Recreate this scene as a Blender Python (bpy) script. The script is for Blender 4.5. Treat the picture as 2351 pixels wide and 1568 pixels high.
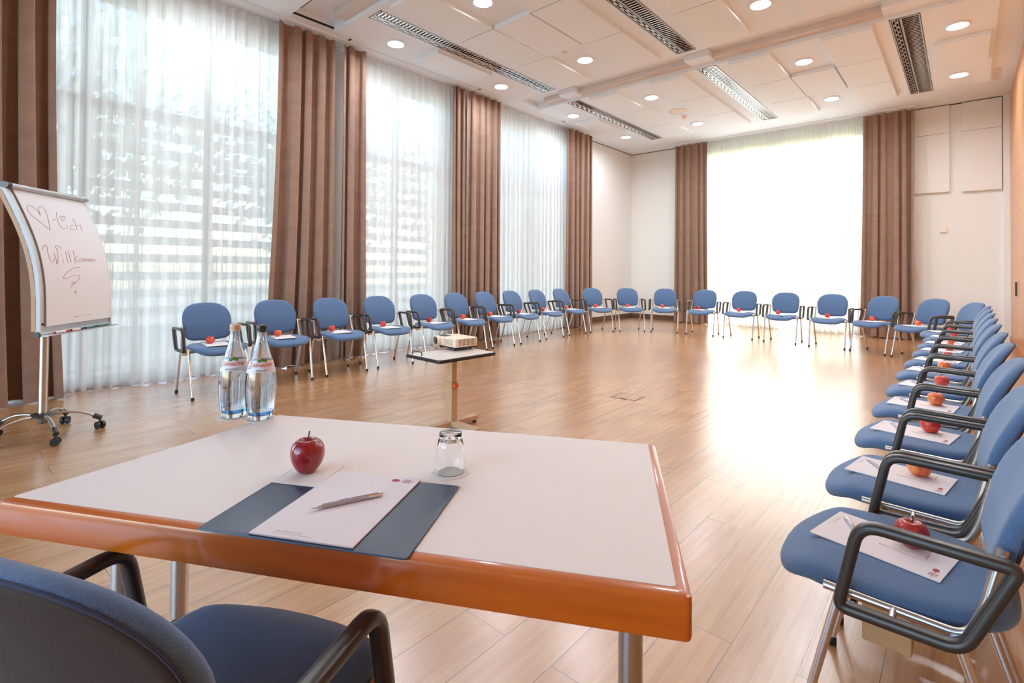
import bpy, bmesh, math, random
from mathutils import Vector, Matrix

PI = math.pi
sc = bpy.context.scene
COL = sc.collection
for o in list(bpy.data.objects):
    bpy.data.objects.remove(o)
random.seed(7)

# ------------------------------------------------------------------ camera
cam_d = bpy.data.cameras.new('camera')
cam = bpy.data.objects.new('camera', cam_d)
COL.objects.link(cam)
F_PX, SHIFT_PX, YAW, PITCH, ROLL = 1171.534, -178.862, math.radians(41.532), math.radians(0.74977), math.radians(0.47769)
R0 = Vector((math.cos(YAW), math.sin(YAW), 0)); F0 = Vector((-math.sin(YAW), math.cos(YAW), 0)); Z0 = Vector((0, 0, 1))
FW = F0 * math.cos(PITCH) + Z0 * math.sin(PITCH); U0 = Z0 * math.cos(PITCH) - F0 * math.sin(PITCH)
RR = R0 * math.cos(ROLL) + U0 * math.sin(ROLL); UU = U0 * math.cos(ROLL) - R0 * math.sin(ROLL)
cam.matrix_world = Matrix(((RR.x, UU.x, -FW.x, 0), (RR.y, UU.y, -FW.y, 0), (RR.z, UU.z, -FW.z, 1.23), (0, 0, 0, 1)))
cam_d.sensor_width = 36.0
cam_d.sensor_fit = 'HORIZONTAL'
cam_d.lens = 36.0 * F_PX / 2351.0
cam_d.shift_y = SHIFT_PX / 2351.0
cam_d.clip_start = 0.02
cam_d.clip_end = 300
sc.camera = cam

# ------------------------------------------------------------------ world, sun, exposure
world = bpy.data.worlds.new('sky'); sc.world = world; world.use_nodes = True
wn = world.node_tree.nodes; wl = world.node_tree.links
sky = wn.new('ShaderNodeTexSky'); sky.sky_type = 'NISHITA'; sky.sun_disc = False
sky.sun_elevation = math.radians(40); sky.sun_rotation = math.radians(6); sky.air_density = 1.0; sky.dust_density = 0.9; sky.ozone_density = 1.0
wl.new(sky.outputs[0], wn['Background'].inputs[0]); wn['Background'].inputs[1].default_value = 0.95
sun_d = bpy.data.lights.new('sun', 'SUN'); sun_d.energy = 10.0; sun_d.angle = math.radians(1.2); sun_d.color = (1.0, 0.97, 0.92)
sun = bpy.data.objects.new('sun', sun_d); COL.objects.link(sun)
sun_dir = Vector((-0.10, -1.0, -0.80)).normalized()
sun.rotation_euler = sun_dir.to_track_quat('-Z', 'Y').to_euler()
sun.location = (-2, 20, 12)
LAMP_STRENGTH = 170.0
sc.view_settings.view_transform = 'Standard'
sc.view_settings.look = 'None'
sc.view_settings.gamma = 1.0
sc.view_settings.use_curve_mapping = False
sc.view_settings.exposure = 0.80
cy = sc.cycles
cy.max_bounces = 9; cy.diffuse_bounces = 5; cy.glossy_bounces = 4; cy.transmission_bounces = 9; cy.transparent_max_bounces = 20
cy.caustics_reflective = False; cy.caustics_refractive = True; cy.blur_glossy = 1.0
cy.sample_clamp_indirect = 6.0; cy.use_denoising = True

H = 4.333      # perimeter ceiling
HR = 4.28      # underside of the ceiling rafts
HP = 4.225     # underside of the acoustic panels
HT = 4.42      # recess between the rafts
XL, XR, YB, YF = -6.63, 0.60, 12.28, -3.5

# ------------------------------------------------------------------ materials
def srgb(r, g, b):
    f = lambda c: (c / 255 / 12.92) if c <= 10 else ((c / 255 + 0.055) / 1.055) ** 2.4
    return (f(r), f(g), f(b), 1.0)

def mat(name, col, rough=0.5, metal=0.0, spec=0.5, noise=None, bump=None, coat=0.0, sheen=0.0, trans=0.0, emit=None, subsurf=0.0):
    m = bpy.data.materials.new(name); m.use_nodes = True
    nt = m.node_tree; b = nt.nodes['Principled BSDF']
    b.inputs['Base Color'].default_value = col if len(col) == 4 else (*col, 1)
    b.inputs['Roughness'].default_value = rough
    b.inputs['Metallic'].default_value = metal
    b.inputs['Specular IOR Level'].default_value = spec
    b.inputs['Coat Weight'].default_value = coat
    b.inputs['Coat Roughness'].default_value = 0.08
    b.inputs['Sheen Weight'].default_value = sheen
    b.inputs['Transmission Weight'].default_value = trans
    if emit:
        b.inputs['Emission Color'].default_value = (*emit[:3], 1); b.inputs['Emission Strength'].default_value = emit[3]
    tc = nt.nodes.new('ShaderNodeTexCoord')
    if noise:          # (scale, colour b, low, high, stretch xyz)
        mp = nt.nodes.new('ShaderNodeMapping'); mp.inputs['Scale'].default_value = noise[4] if len(noise) > 4 else (1, 1, 1)
        n = nt.nodes.new('ShaderNodeTexNoise'); n.inputs['Scale'].default_value = noise[0]; n.inputs['Detail'].default_value = 5
        r = nt.nodes.new('ShaderNodeMapRange'); r.inputs[1].default_value = noise[2]; r.inputs[2].default_value = noise[3]
        mx = nt.nodes.new('ShaderNodeMix'); mx.data_type = 'RGBA'
        mx.inputs[6].default_value = b.inputs['Base Color'].default_value[:]
        mx.inputs[7].default_value = noise[1] if len(noise[1]) == 4 else (*noise[1], 1)
        nt.links.new(tc.outputs['Object'], mp.inputs[0]); nt.links.new(mp.outputs[0], n.inputs['Vector'])
        nt.links.new(n.outputs['Fac'], r.inputs[0]); nt.links.new(r.outputs[0], mx.inputs[0])
        nt.links.new(mx.outputs[2], b.inputs['Base Color'])
    if bump:           # (scale, strength, distance)
        n = nt.nodes.new('ShaderNodeTexNoise'); n.inputs['Scale'].default_value = bump[0]; n.inputs['Detail'].default_value = 3
        bp = nt.nodes.new('ShaderNodeBump'); bp.inputs['Strength'].default_value = bump[1]; bp.inputs['Distance'].default_value = bump[2]
        nt.links.new(tc.outputs['Object'], n.inputs['Vector']); nt.links.new(n.outputs['Fac'], bp.inputs['Height'])
        nt.links.new(bp.outputs[0], b.inputs['Normal'])
    return m

M = {}
M['wall'] = mat('wall_plaster', srgb(233, 232, 230), 0.85, bump=(140, 0.15, 0.002))
M['ceil'] = mat('ceiling_white', srgb(236, 244, 252), 0.9)
M['panel'] = mat('panel_white', srgb(238, 246, 253), 0.9)
M['track'] = mat('track_grey', srgb(222, 214, 208), 0.6)
M['gap'] = mat('gap_dark', (0.01, 0.009, 0.008), 0.7)
M['base'] = mat('baseboard_brown', srgb(112, 84, 68), 0.4, noise=(3, srgb(90, 66, 52), 0.35, 0.65, (1, 1, 14)))
M['woodwall'] = mat('alder_veneer', srgb(226, 164, 116), 0.35, noise=(2.2, srgb(212, 148, 100), 0.35, 0.7, (12, 12, 0.6)), coat=0.15)
M['woodbase'] = mat('alder_base', srgb(196, 128, 74), 0.35, noise=(4, srgb(180, 112, 62), 0.35, 0.7, (1, 1, 10)))
M['drape'] = mat('brown_velvet', srgb(152, 120, 102), 0.85, sheen=0.35, noise=(5, srgb(140, 108, 92), 0.35, 0.7, (1, 1, 2)), bump=(260, 0.25, 0.002))
M['blue'] = mat('blue_wool', srgb(88, 115, 152), 0.9, sheen=0.25, noise=(420, srgb(70, 96, 132), 0.35, 0.65), bump=(600, 0.35, 0.001))
M['backpanel'] = mat('chair_back_cover', srgb(64, 50, 45), 0.85, noise=(300, srgb(52, 40, 37), 0.35, 0.65))
M['piping'] = mat('blue_piping', srgb(56, 60, 84), 0.85)
M['plastic'] = mat('black_plastic', srgb(58, 50, 45), 0.32, bump=(500, 0.08, 0.0005))
M['foot'] = mat('foot_rubber', (0.012, 0.011, 0.011), 0.6)
M['chrome'] = mat('chrome', (0.80, 0.80, 0.79), 0.22, metal=1.0)
M['steel'] = mat('satin_steel', (0.58, 0.54, 0.50), 0.32, metal=1.0)
M['alu'] = mat('aluminium', srgb(196, 198, 200), 0.35, metal=0.6)
M['rail'] = mat('painted_rail', srgb(206, 208, 212), 0.5)
M['paper'] = mat('paper', srgb(234, 224, 223), 0.8)
M['flip_paper'] = mat('flip_chart_paper', srgb(226, 227, 232), 0.8)
M['napkin'] = mat('napkin', srgb(236, 226, 216), 0.9, bump=(180, 0.2, 0.001))
M['lam'] = mat('grey_laminate', srgb(234, 220, 209), 0.48)
M['orange'] = mat('orange_stained_wood', srgb(200, 100, 20), 0.3, noise=(5, srgb(182, 86, 14), 0.35, 0.7, (0.6, 0.6, 9)), coat=0.4)
M['leather'] = mat('navy_leather', srgb(40, 52, 78), 0.36, bump=(240, 0.25, 0.0008))
M['pen'] = mat('pen_body', srgb(184, 174, 178), 0.3)
M['ink_red'] = mat('ink_red', srgb(170, 50, 52), 0.6)
M['ink_purple'] = mat('marker_ink', srgb(176, 128, 136), 0.7)
M['ink_grey'] = mat('ink_grey', srgb(168, 156, 156), 0.7)
M['ink_dark'] = mat('ink_dark', srgb(96, 74, 82), 0.7)
M['stem'] = mat('apple_stem', srgb(84, 54, 32), 0.7)
M['apple_dark'] = mat('apple_dark_red', srgb(158, 24, 30), 0.24, noise=(9, srgb(196, 62, 48), 0.45, 0.8, (6, 6, 1)), coat=0.3)
M['apple_crimson'] = mat('apple_crimson', srgb(134, 14, 26), 0.22, noise=(9, srgb(178, 44, 44), 0.45, 0.8, (6, 6, 1)), coat=0.3)
M['apple_red'] = mat('apple_red', srgb(196, 40, 40), 0.28, noise=(8, srgb(222, 96, 62), 0.42, 0.75, (5, 5, 1)), coat=0.25)
M['apple_orange'] = mat('apple_orange_red', srgb(214, 70, 46), 0.28, noise=(8, srgb(236, 150, 78), 0.42, 0.75, (5, 5, 1)), coat=0.25)
M['proj'] = mat('projector_shell', srgb(238, 214, 190), 0.4)
M['projdark'] = mat('projector_grille', srgb(150, 118, 84), 0.5)
M['projblack'] = mat('projector_base', (0.02, 0.018, 0.018), 0.45)
M['lens'] = mat('lens_glass', (0.03, 0.025, 0.02), 0.05, coat=1.0)
M['stand'] = mat('stand_beige', srgb(196, 160, 124), 0.4)
M['standtop'] = mat('stand_top', srgb(214, 202, 192), 0.35)
M['knob'] = mat('orange_knob', srgb(214, 92, 36), 0.4)
M['device'] = mat('device_white', srgb(240, 226, 214), 0.5)
M['cap_tan'] = mat('cap_tan', srgb(206, 166, 140), 0.4)
M['cap_black'] = mat('cap_black', (0.015, 0.014, 0.014), 0.35)
M['label'] = mat('bottle_label', srgb(222, 218, 228), 0.5)
M['label_band'] = mat('bottle_label_band', srgb(150, 154, 168), 0.5)
M['label_orange'] = mat('label_orange', srgb(206, 92, 40), 0.5)
M['label_green'] = mat('label_green', srgb(84, 124, 40), 0.5)
M['label_navy'] = mat('label_navy', srgb(62, 74, 110), 0.5)
M['teal'] = mat('marker_teal', srgb(64, 132, 136), 0.4)
M['mred'] = mat('marker_red', srgb(196, 44, 48), 0.4)
M['mblack'] = mat('marker_black', srgb(40, 40, 52), 0.4)
M['mwhite'] = mat('marker_white', srgb(232, 220, 224), 0.4)
M['reflector'] = mat('mirror_louvre', (0.80, 0.78, 0.76), 0.12, metal=1.0)
M['lampglow'] = mat('lamp_diffuser', (0.9, 0.9, 0.9), 0.5, emit=(0.86, 0.935, 1.0, LAMP_STRENGTH))
M['winframe'] = mat('window_frame', srgb(206, 206, 202), 0.4)
M['slat'] = mat('sunscreen_slat', srgb(240, 234, 228), 0.6)
M['ground'] = mat('terrace', srgb(176, 174, 168), 0.9, noise=(3, srgb(160, 158, 150), 0.4, 0.6))
M['bark'] = mat('bark', srgb(96, 78, 62), 0.9)
M['block'] = mat('beech_block', srgb(188, 148, 108), 0.5)

def floor_material():
    m = bpy.data.materials.new('oak_planks'); m.use_nodes = True
    nt = m.node_tree; N = nt.nodes; L = nt.links; b = N['Principled BSDF']
    tc = N.new('ShaderNodeTexCoord')
    mp = N.new('ShaderNodeMapping'); mp.inputs['Rotation'].default_value = (0, 0, PI / 2)
    L.new(tc.outputs['Object'], mp.inputs[0])
    br = N.new('ShaderNodeTexBrick')
    br.offset = 0.37; br.squash = 1.0
    br.inputs['Color1'].default_value = (0.15, 0.15, 0.15, 1); br.inputs['Color2'].default_value = (0.85, 0.85, 0.85, 1)
    br.inputs['Mortar'].default_value = (0, 0, 0, 1)
    br.inputs['Scale'].default_value = 1.0; br.inputs['Mortar Size'].default_value = 0.0016; br.inputs['Mortar Smooth'].default_value = 0.1
    br.inputs['Bias'].default_value = 0.0
    br.inputs['Brick Width'].default_value = 1.29; br.inputs['Row Height'].default_value = 0.193
    L.new(mp.outputs[0], br.inputs['Vector'])
    # long grain, shifted per plank
    sep = N.new('ShaderNodeSeparateColor'); L.new(br.outputs['Color'], sep.inputs[0])
    mul = N.new('ShaderNodeMath'); mul.operation = 'MULTIPLY'; mul.inputs[1].default_value = 37.0; L.new(sep.outputs[0], mul.inputs[0])
    comb = N.new('ShaderNodeCombineXYZ'); L.new(mul.outputs[0], comb.inputs[2]); L.new(mul.outputs[0], comb.inputs[1])
    add = N.new('ShaderNodeVectorMath'); add.operation = 'ADD'; L.new(tc.outputs['Object'], add.inputs[0]); L.new(comb.outputs[0], add.inputs[1])
    mg = N.new('ShaderNodeMapping'); mg.inputs['Scale'].default_value = (48, 1.6, 1); L.new(add.outputs[0], mg.inputs[0])
    ng = N.new('ShaderNodeTexNoise'); ng.inputs['Scale'].default_value = 1.0; ng.inputs['Detail'].default_value = 8; ng.inputs['Roughness'].default_value = 0.65; ng.inputs['Distortion'].default_value = 0.6
    L.new(mg.outputs[0], ng.inputs['Vector'])
    mg2 = N.new('ShaderNodeMapping'); mg2.inputs['Scale'].default_value = (5, 0.45, 1); L.new(add.outputs[0], mg2.inputs[0])
    wv = N.new('ShaderNodeTexWave'); wv.wave_type = 'RINGS'; wv.wave_profile = 'SIN'; wv.inputs['Scale'].default_value = 1.3; wv.inputs['Distortion'].default_value = 5.0; wv.inputs['Detail'].default_value = 3; wv.inputs['Detail Scale'].default_value = 0.9
    L.new(mg2.outputs[0], wv.inputs['Vector'])
    ramp = N.new('ShaderNodeValToRGB')
    ramp.color_ramp.elements[0].position = 0.20; ramp.color_ramp.elements[0].color = srgb(160, 104, 60)
    ramp.color_ramp.elements[1].position = 0.76; ramp.color_ramp.elements[1].color = srgb(206, 156, 106)
    mixf = N.new('ShaderNodeMix'); mixf.data_type = 'FLOAT'; mixf.inputs[0].default_value = 0.15
    L.new(ng.outputs['Fac'], mixf.inputs[2]); L.new(wv.outputs['Fac'], mixf.inputs[3])
    L.new(mixf.outputs[0], ramp.inputs[0])
    # plank to plank tone
    hs = N.new('ShaderNodeHueSaturation'); mr = N.new('ShaderNodeMapRange'); mr.inputs[3].default_value = 0.93; mr.inputs[4].default_value = 1.05
    L.new(sep.outputs[0], mr.inputs[0]); L.new(mr.outputs[0], hs.inputs['Value']); L.new(ramp.outputs[0], hs.inputs['Color'])
    mx = N.new('ShaderNodeMix'); mx.data_type = 'RGBA'; mx.inputs[7].default_value = srgb(104, 66, 38)
    L.new(br.outputs['Fac'], mx.inputs[0]); L.new(hs.outputs[0], mx.inputs[6]); L.new(mx.outputs[2], b.inputs['Base Color'])
    b.inputs['Roughness'].default_value = 0.27
    bp = N.new('ShaderNodeBump'); bp.inputs['Strength'].default_value = 0.02; bp.inputs['Distance'].default_value = 0.0006
    inv = N.new('ShaderNodeMath'); inv.operation = 'SUBTRACT'; inv.inputs[0].default_value = 1.0; L.new(br.outputs['Fac'], inv.inputs[1])
    L.new(inv.outputs[0], bp.inputs['Height']); L.new(bp.outputs[0], b.inputs['Normal'])
    b.inputs['Specular IOR Level'].default_value = 0.8
    b.inputs['Coat Weight'].default_value = 0.9; b.inputs['Coat IOR'].default_value = 1.6; b.inputs['Coat Roughness'].default_value = 0.26
    return m
M['floor'] = floor_material()

def cloth_material(name, col, transp, transl, diff):
    m = bpy.data.materials.new(name); m.use_nodes = True
    nt = m.node_tree; N = nt.nodes; L = nt.links
    N.remove(N['Principled BSDF']); out = N['Material Output']
    t = N.new('ShaderNodeBsdfTransparent'); t.inputs[0].default_value = (1, 1, 1, 1)
    tl = N.new('ShaderNodeBsdfTranslucent'); tl.inputs[0].default_value = col
    d = N.new('ShaderNodeBsdfDiffuse'); d.inputs[0].default_value = col
    m1 = N.new('ShaderNodeMixShader'); m1.inputs[0].default_value = diff / (transl + diff)
    L.new(tl.outputs[0], m1.inputs[1]); L.new(d.outputs[0], m1.inputs[2])
    m2 = N.new('ShaderNodeMixShader')
    # fine weave modulates the openness
    tc = N.new('ShaderNodeTexCoord'); mp = N.new('ShaderNodeMapping'); mp.inputs['Scale'].default_value = (60, 60, 3)
    n = N.new('ShaderNodeTexNoise'); n.inputs['Scale'].default_value = 1.0; L.new(tc.outputs['Object'], mp.inputs[0]); L.new(mp.outputs[0], n.inputs['Vector'])
    r = N.new('ShaderNodeMapRange'); r.inputs[1].default_value = 0.3; r.inputs[2].default_value = 0.7
    r.inputs[3].default_value = 1 - transp - 0.06; r.inputs[4].default_value = 1 - transp + 0.06
    L.new(n.outputs['Fac'], r.inputs[0]); L.new(r.outputs[0], m2.inputs[0])
    L.new(t.outputs[0], m2.inputs[1]); L.new(m1.outputs[0], m2.inputs[2]); L.new(m2.outputs[0], out.inputs['Surface'])
    return m
M['sheer'] = cloth_material('white_voile', (0.96, 0.96, 0.96, 1), 0.075, 0.60, 0.315)

def pane_material():
    m = bpy.data.materials.new('window_glass'); m.use_nodes = True
    nt = m.node_tree; N = nt.nodes; L = nt.links
    N.remove(N['Principled BSDF']); out = N['Material Output']
    t = N.new('ShaderNodeBsdfTransparent'); t.inputs[0].default_value = (0.95, 0.97, 0.96, 1)
    g = N.new('ShaderNodeBsdfGlossy'); g.inputs['Roughness'].default_value = 0.02
    fr = N.new('ShaderNodeFresnel'); fr.inputs[0].default_value = 1.45
    mx = N.new('ShaderNodeMixShader'); L.new(fr.outputs[0], mx.inputs[0]); L.new(t.outputs[0], mx.inputs[1]); L.new(g.outputs[0], mx.inputs[2])
    L.new(mx.outputs[0], out.inputs['Surface'])
    return m
M['pane'] = pane_material()

def glass_material(name, col, ior=1.45, rough=0.0):
    m = bpy.data.materials.new(name); m.use_nodes = True
    nt = m.node_tree; N = nt.nodes; L = nt.links
    N.remove(N['Principled BSDF'])
    g = N.new('ShaderNodeBsdfGlass'); g.inputs[0].default_value = col; g.inputs['IOR'].default_value = ior; g.inputs['Roughness'].default_value = rough
    L.new(g.outputs[0], N['Material Output'].inputs['Surface'])
    return m
M['tumbler'] = glass_material('clear_glass', (1, 1, 1, 1))
M['bottleglass'] = glass_material('pale_blue_glass', (0.97, 0.985, 1.0, 1))
M['bottlebase'] = glass_material('blue_glass', (0.30, 0.62, 0.90, 1))
M['water'] = glass_material('water', (0.98, 0.99, 1, 1), 1.2)

def leaf_material(name, c1, c2):
    m = bpy.data.materials.new(name); m.use_nodes = True
    nt = m.node_tree; N = nt.nodes; L = nt.links
    N.remove(N['Principled BSDF'])
    g = N.new('ShaderNodeNewGeometry'); rp = N.new('ShaderNodeMix'); rp.data_type = 'RGBA'
    rp.inputs[6].default_value = c1; rp.inputs[7].default_value = c2; L.new(g.outputs['Random Per Island'], rp.inputs[0])
    d = N.new('ShaderNodeBsdfDiffuse'); t = N.new('ShaderNodeBsdfTranslucent'); L.new(rp.outputs[2], d.inputs[0]); L.new(rp.outputs[2], t.inputs[0])
    mx = N.new('ShaderNodeMixShader'); mx.inputs[0].default_value = 0.55; L.new(d.outputs[0], mx.inputs[1]); L.new(t.outputs[0], mx.inputs[2])
    L.new(mx.outputs[0], N['Material Output'].inputs['Surface'])
    return m
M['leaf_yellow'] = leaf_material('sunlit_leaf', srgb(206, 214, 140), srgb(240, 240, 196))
M['leaf_green'] = leaf_material('green_leaf', srgb(190, 196, 176), srgb(226, 228, 210))

# ------------------------------------------------------------------ mesh helpers
def add_box(bm, x0, y0, z0, x1, y1, z1, mtx=None, bevel=0.0, seg=2):
    vs = [bm.verts.new((x, y, z)) for z in (z0, z1) for y in (y0, y1) for x in (x0, x1)]
    fs = [(0, 2, 3, 1), (4, 5, 7, 6), (0, 1, 5, 4), (2, 6, 7, 3), (0, 4, 6, 2), (1, 3, 7, 5)]
    faces = [bm.faces.new([vs[i] for i in f]) for f in fs]
    if bevel > 0:
        edges = list({e for f in faces for e in f.edges})
        r = bmesh.ops.bevel(bm, geom=edges, offset=bevel, segments=seg, affect='EDGES', profile=0.5)
        vs = list({v for f in r['faces'] for v in f.verts} | {v for v in vs if v.is_valid})
    if mtx is not None:
        bmesh.ops.transform(bm, matrix=mtx, verts=[v for v in vs if v.is_valid])

def box(x0, y0, z0, x1, y1, z1, bevel=0.0, mtx=None):
    bm = bmesh.new(); add_box(bm, x0, y0, z0, x1, y1, z1, mtx, bevel); return bm

def fillet(pts, r, closed=False, n=5):
    pts = [Vector(p) for p in pts]; out = []
    m = len(pts)
    for i, p in enumerate(pts):
        if not closed and (i == 0 or i == m - 1):
            out.append(p); continue
        a, b = pts[i - 1], pts[(i + 1) % m]
        rr = r[i] if isinstance(r, (list, tuple)) else r
        da, db = (a - p), (b - p)
        rr = min(rr, da.length * 0.49, db.length * 0.49)
        p0, p1 = p + da.normalized() * rr, p + db.normalized() * rr
        for k in range(n + 1):
            t = k / n
            out.append(p0 * (1 - t) ** 2 + p * 2 * t * (1 - t) + p1 * t * t)
    return out

def add_tube(bm, pts, r, sides=10, closed=False, profile=None, up=None, cap=True):
    """sweep a round (or given 2-D) profile along the points; profile: list of (a, b) in (side, up)"""
    pts = [Vector(p) for p in pts]; n = len(pts)
    if profile is None:
        profile = [(math.cos(2 * PI * k / sides), math.sin(2 * PI * k / sides)) for k in range(sides)]
        rad = r if isinstance(r, (list, tuple)) else [r] * n
    else:
        rad = [1.0] * n
    rings = []; prev = None
    for i, p in enumerate(pts):
        a = pts[i - 1] if (i > 0 or closed) else pts[i]
        b = pts[(i + 1) % n] if (i < n - 1 or closed) else pts[i]
        t = (b - a).normalized()
        if up is not None:
            s = Vector(up)
        elif prev is None:
            s = t.cross(Vector((0, 0, 1)))
            if s.length < 1e-3: s = t.cross(Vector((1, 0, 0)))
        else:
            s = prev - t * prev.dot(t)
        s = (s - t * s.dot(t)).normalized(); prev = s; u = t.cross(s)
        rings.append([bm.verts.new(p + s * (q[0] * rad[i]) + u * (q[1] * rad[i])) for q in profile])
    k = len(profile)
    for i in range(n if closed else n - 1):
        A, B = rings[i], rings[(i + 1) % n]
        for j in range(k):
            bm.faces.new((A[j], A[(j + 1) % k], B[(j + 1) % k], B[j]))
    if cap and not closed:
        bm.faces.new(list(reversed(rings[0]))); bm.faces.new(rings[-1])

def tube(pts, r, sides=10, **kw):
    bm = bmesh.new(); add_tube(bm, pts, r, sides, **kw); return bm

def sq_profile(w, h, n=16, e=4.0):
    out = []
    for k in range(n):
        a = 2 * PI * k / n; c, s = math.cos(a), math.sin(a)
        out.append((w / 2 * math.copysign(abs(c) ** (2 / e), c), h / 2 * math.copysign(abs(s) ** (2 / e), s)))
    return out

def add_lathe(bm, prof, seg=32, center=(0, 0, 0), axis='z', cap0=True, cap1=True):
    cx, cy_, cz = center; rings = []
    for r, z in prof:
        ring = []
        for k in range(seg):
            a = 2 * PI * k / seg
            p = (r * math.cos(a), r * math.sin(a), z)
            if axis == 'x': p = (p[2], p[0], p[1])
            if axis == 'y': p = (p[0], -p[2], p[1])
            ring.append(bm.verts.new((p[0] + cx, p[1] + cy_, p[2] + cz)))
        rings.append(ring)
    for i in range(len(rings) - 1):
        A, B = rings[i], rings[i + 1]
        for j in range(seg):
            bm.faces.new((A[j], A[(j + 1) % seg], B[(j + 1) % seg], B[j]))
    if cap0: bm.faces.new(list(reversed(rings[0])))
    if cap1: bm.faces.new(rings[-1])

def lathe(prof, seg=32, **kw):
    bm = bmesh.new(); add_lathe(bm, prof, seg, **kw); return bm

def rounded_poly(corners, r, n=5, inset=0.0):
    """convex polygon (counter-clockwise) with rounded corners, moved inwards"""
    m = len(corners); C = [Vector((c[0], c[1])) for c in corners]; lines = []
    for i in range(m):
        a, b = C[i], C[(i + 1) % m]; d = (b - a).normalized(); nrm = Vector((-d.y, d.x))
        lines.append((a + nrm * inset, d))
    P = []
    for i in range(m):
        (a, d), (b, e) = lines[i - 1], lines[i]
        den = d.x * e.y - d.y * e.x; t = ((b.x - a.x) * e.y - (b.y - a.y) * e.x) / den
        P.append(a + d * t)
    rr = max(r - inset, 0.0015)
    return [Vector((q.x, q.y)) for q in fillet([(p.x, p.y, 0) for p in P], rr, True, n)]

def add_slab(bm, corners, r, prof, cap_top=True, cap_bot=True, n=5):
    """rings (inset, z) stacked over a rounded polygon"""
    rings = [[bm.verts.new((p.x, p.y, z)) for p in rounded_poly(corners, r, n, ins)] for ins, z in prof]
    k = len(rings[0])
    for i in range(len(rings) - 1):
        A, B = rings[i], rings[i + 1]
        for j in range(k):
            bm.faces.new((A[j], A[(j + 1) % k], B[(j + 1) % k], B[j]))
    if cap_bot: bm.faces.new(list(reversed(rings[0])))
    if cap_top: bm.faces.new(rings[-1])

def slab(corners, r, prof, **kw):
    bm = bmesh.new(); add_slab(bm, corners, r, prof, **kw); return bm

def obj(name, bm, m, parent=None, smooth=False, angle=40):
    me = bpy.data.meshes.new(name)
    bmesh.ops.recalc_face_normals(bm, faces=bm.faces[:]) if smooth != 'keep' else None
    bm.to_mesh(me); bm.free()
    me.materials.append(m)
    if smooth:
        me.polygons.foreach_set('use_smooth', [True] * len(me.polygons))
        try: me.set_sharp_from_angle(angle=math.radians(angle))
        except Exception: pass
    o = bpy.data.objects.new(name, me); COL.objects.link(o)
    if parent is not None: o.parent = parent
    return o

def thing(name, label, cat, loc=(0, 0, 0), rz=0.0, group=None):
    o = bpy.data.objects.new(name, None); COL.objects.link(o)
    o.empty_display_size = 0.1
    o.location = loc; o.rotation_euler = (0, 0, rz)
    return tag(o, label, cat, group)

def tag(o, label, cat, group=None):
    o['label'] = label; o['category'] = cat
    if group: o['group'] = group
    return o

def struct(name, bm, m, parent=None, smooth=False):
    o = obj(name, bm, m, parent, smooth); o['kind'] = 'structure'; return o

def dup(root, loc, rz, label, group=None):
    r = root.copy(); COL.objects.link(r); r.location = loc; r.rotation_euler = (0, 0, rz); r['label'] = label
    if group: r['group'] = group
    for ch in list(root.children):
        c = ch.copy(); COL.objects.link(c); c.parent = r
        for g in list(ch.children):
            d = g.copy(); COL.objects.link(d); d.parent = c
    return r

def text_bm(s, size, depth=0.0, align='LEFT', shear=0.0):
    cu = bpy.data.curves.new('tmp_text', 'FONT'); cu.body = s; cu.size = size; cu.align_x = align; cu.resolution_u = 3; cu.shear = shear
    if depth: cu.extrude = depth
    o = bpy.data.objects.new('tmp_text', cu); COL.objects.link(o)
    dg = bpy.context.evaluated_depsgraph_get(); me = bpy.data.meshes.new_from_object(o.evaluated_get(dg))
    bm = bmesh.new(); bm.from_mesh(me)
    bpy.data.objects.remove(o); bpy.data.curves.remove(cu); bpy.data.meshes.remove(me)
    return bm

def merge(dst, src, mtx=None):
    if mtx is not None: bmesh.ops.transform(src, matrix=mtx, verts=src.verts[:])
    me = bpy.data.meshes.new('tmp'); src.to_mesh(me); src.free(); dst.from_mesh(me); bpy.data.meshes.remove(me)

ORD = ['', 'first', 'second', 'third', 'fourth', 'fifth', 'sixth', 'seventh', 'eighth', 'ninth', 'tenth']

# ------------------------------------------------------------------ room shell
struct('floor', box(XL - 0.3, YF - 0.2, -0.12, XR + 0.2, YB + 0.3, 0.0), M['floor'])

WZ0, WZ1 = 0.03, 4.10
LW = [(-3.1, -0.75), (-0.15, 3.30), (3.95, 5.72), (6.50, 9.10)]     # window openings in the left wall; the first is unseen, added for daylight
bm = bmesh.new(); y = YF - 0.2
for a, b in LW:
    add_box(bm, XL - 0.3, y, 0, XL, a, HT + .05); y = b
    add_box(bm, XL - 0.3, a, WZ1, XL, b, HT + .05); add_box(bm, XL - 0.3, a, 0, XL, b, WZ0)
add_box(bm, XL - 0.3, y, 0, XL, YB + .3, HT + .05)
struct('wall_left', bm, M['wall'])
BW = (-4.72, -1.48)
bm = bmesh.new()
add_box(bm, XL, YB, 0, BW[0], YB + .3, HT + .05); add_box(bm, BW[1], YB, 0, XR + .2, YB + .3, HT + .05)
add_box(bm, BW[0], YB, WZ1, BW[1], YB + .3, HT + .05); add_box(bm, BW[0], YB, 0, BW[1], YB + .3, WZ0)
struct('wall_back', bm, M['wall'])
FWN = (-6.1, .1)
bm = bmesh.new()
add_box(bm, XL, YF - .2, 0, FWN[0], YF, HT + .05); add_box(bm, FWN[1], YF - .2, 0, XR + .2, YF, HT + .05)
add_box(bm, FWN[0], YF - .2, WZ1, FWN[1], YF, HT + .05); add_box(bm, FWN[0], YF - .2, 0, FWN[1], YF, WZ0)
struct('wall_front', bm, M['wall'])
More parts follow.
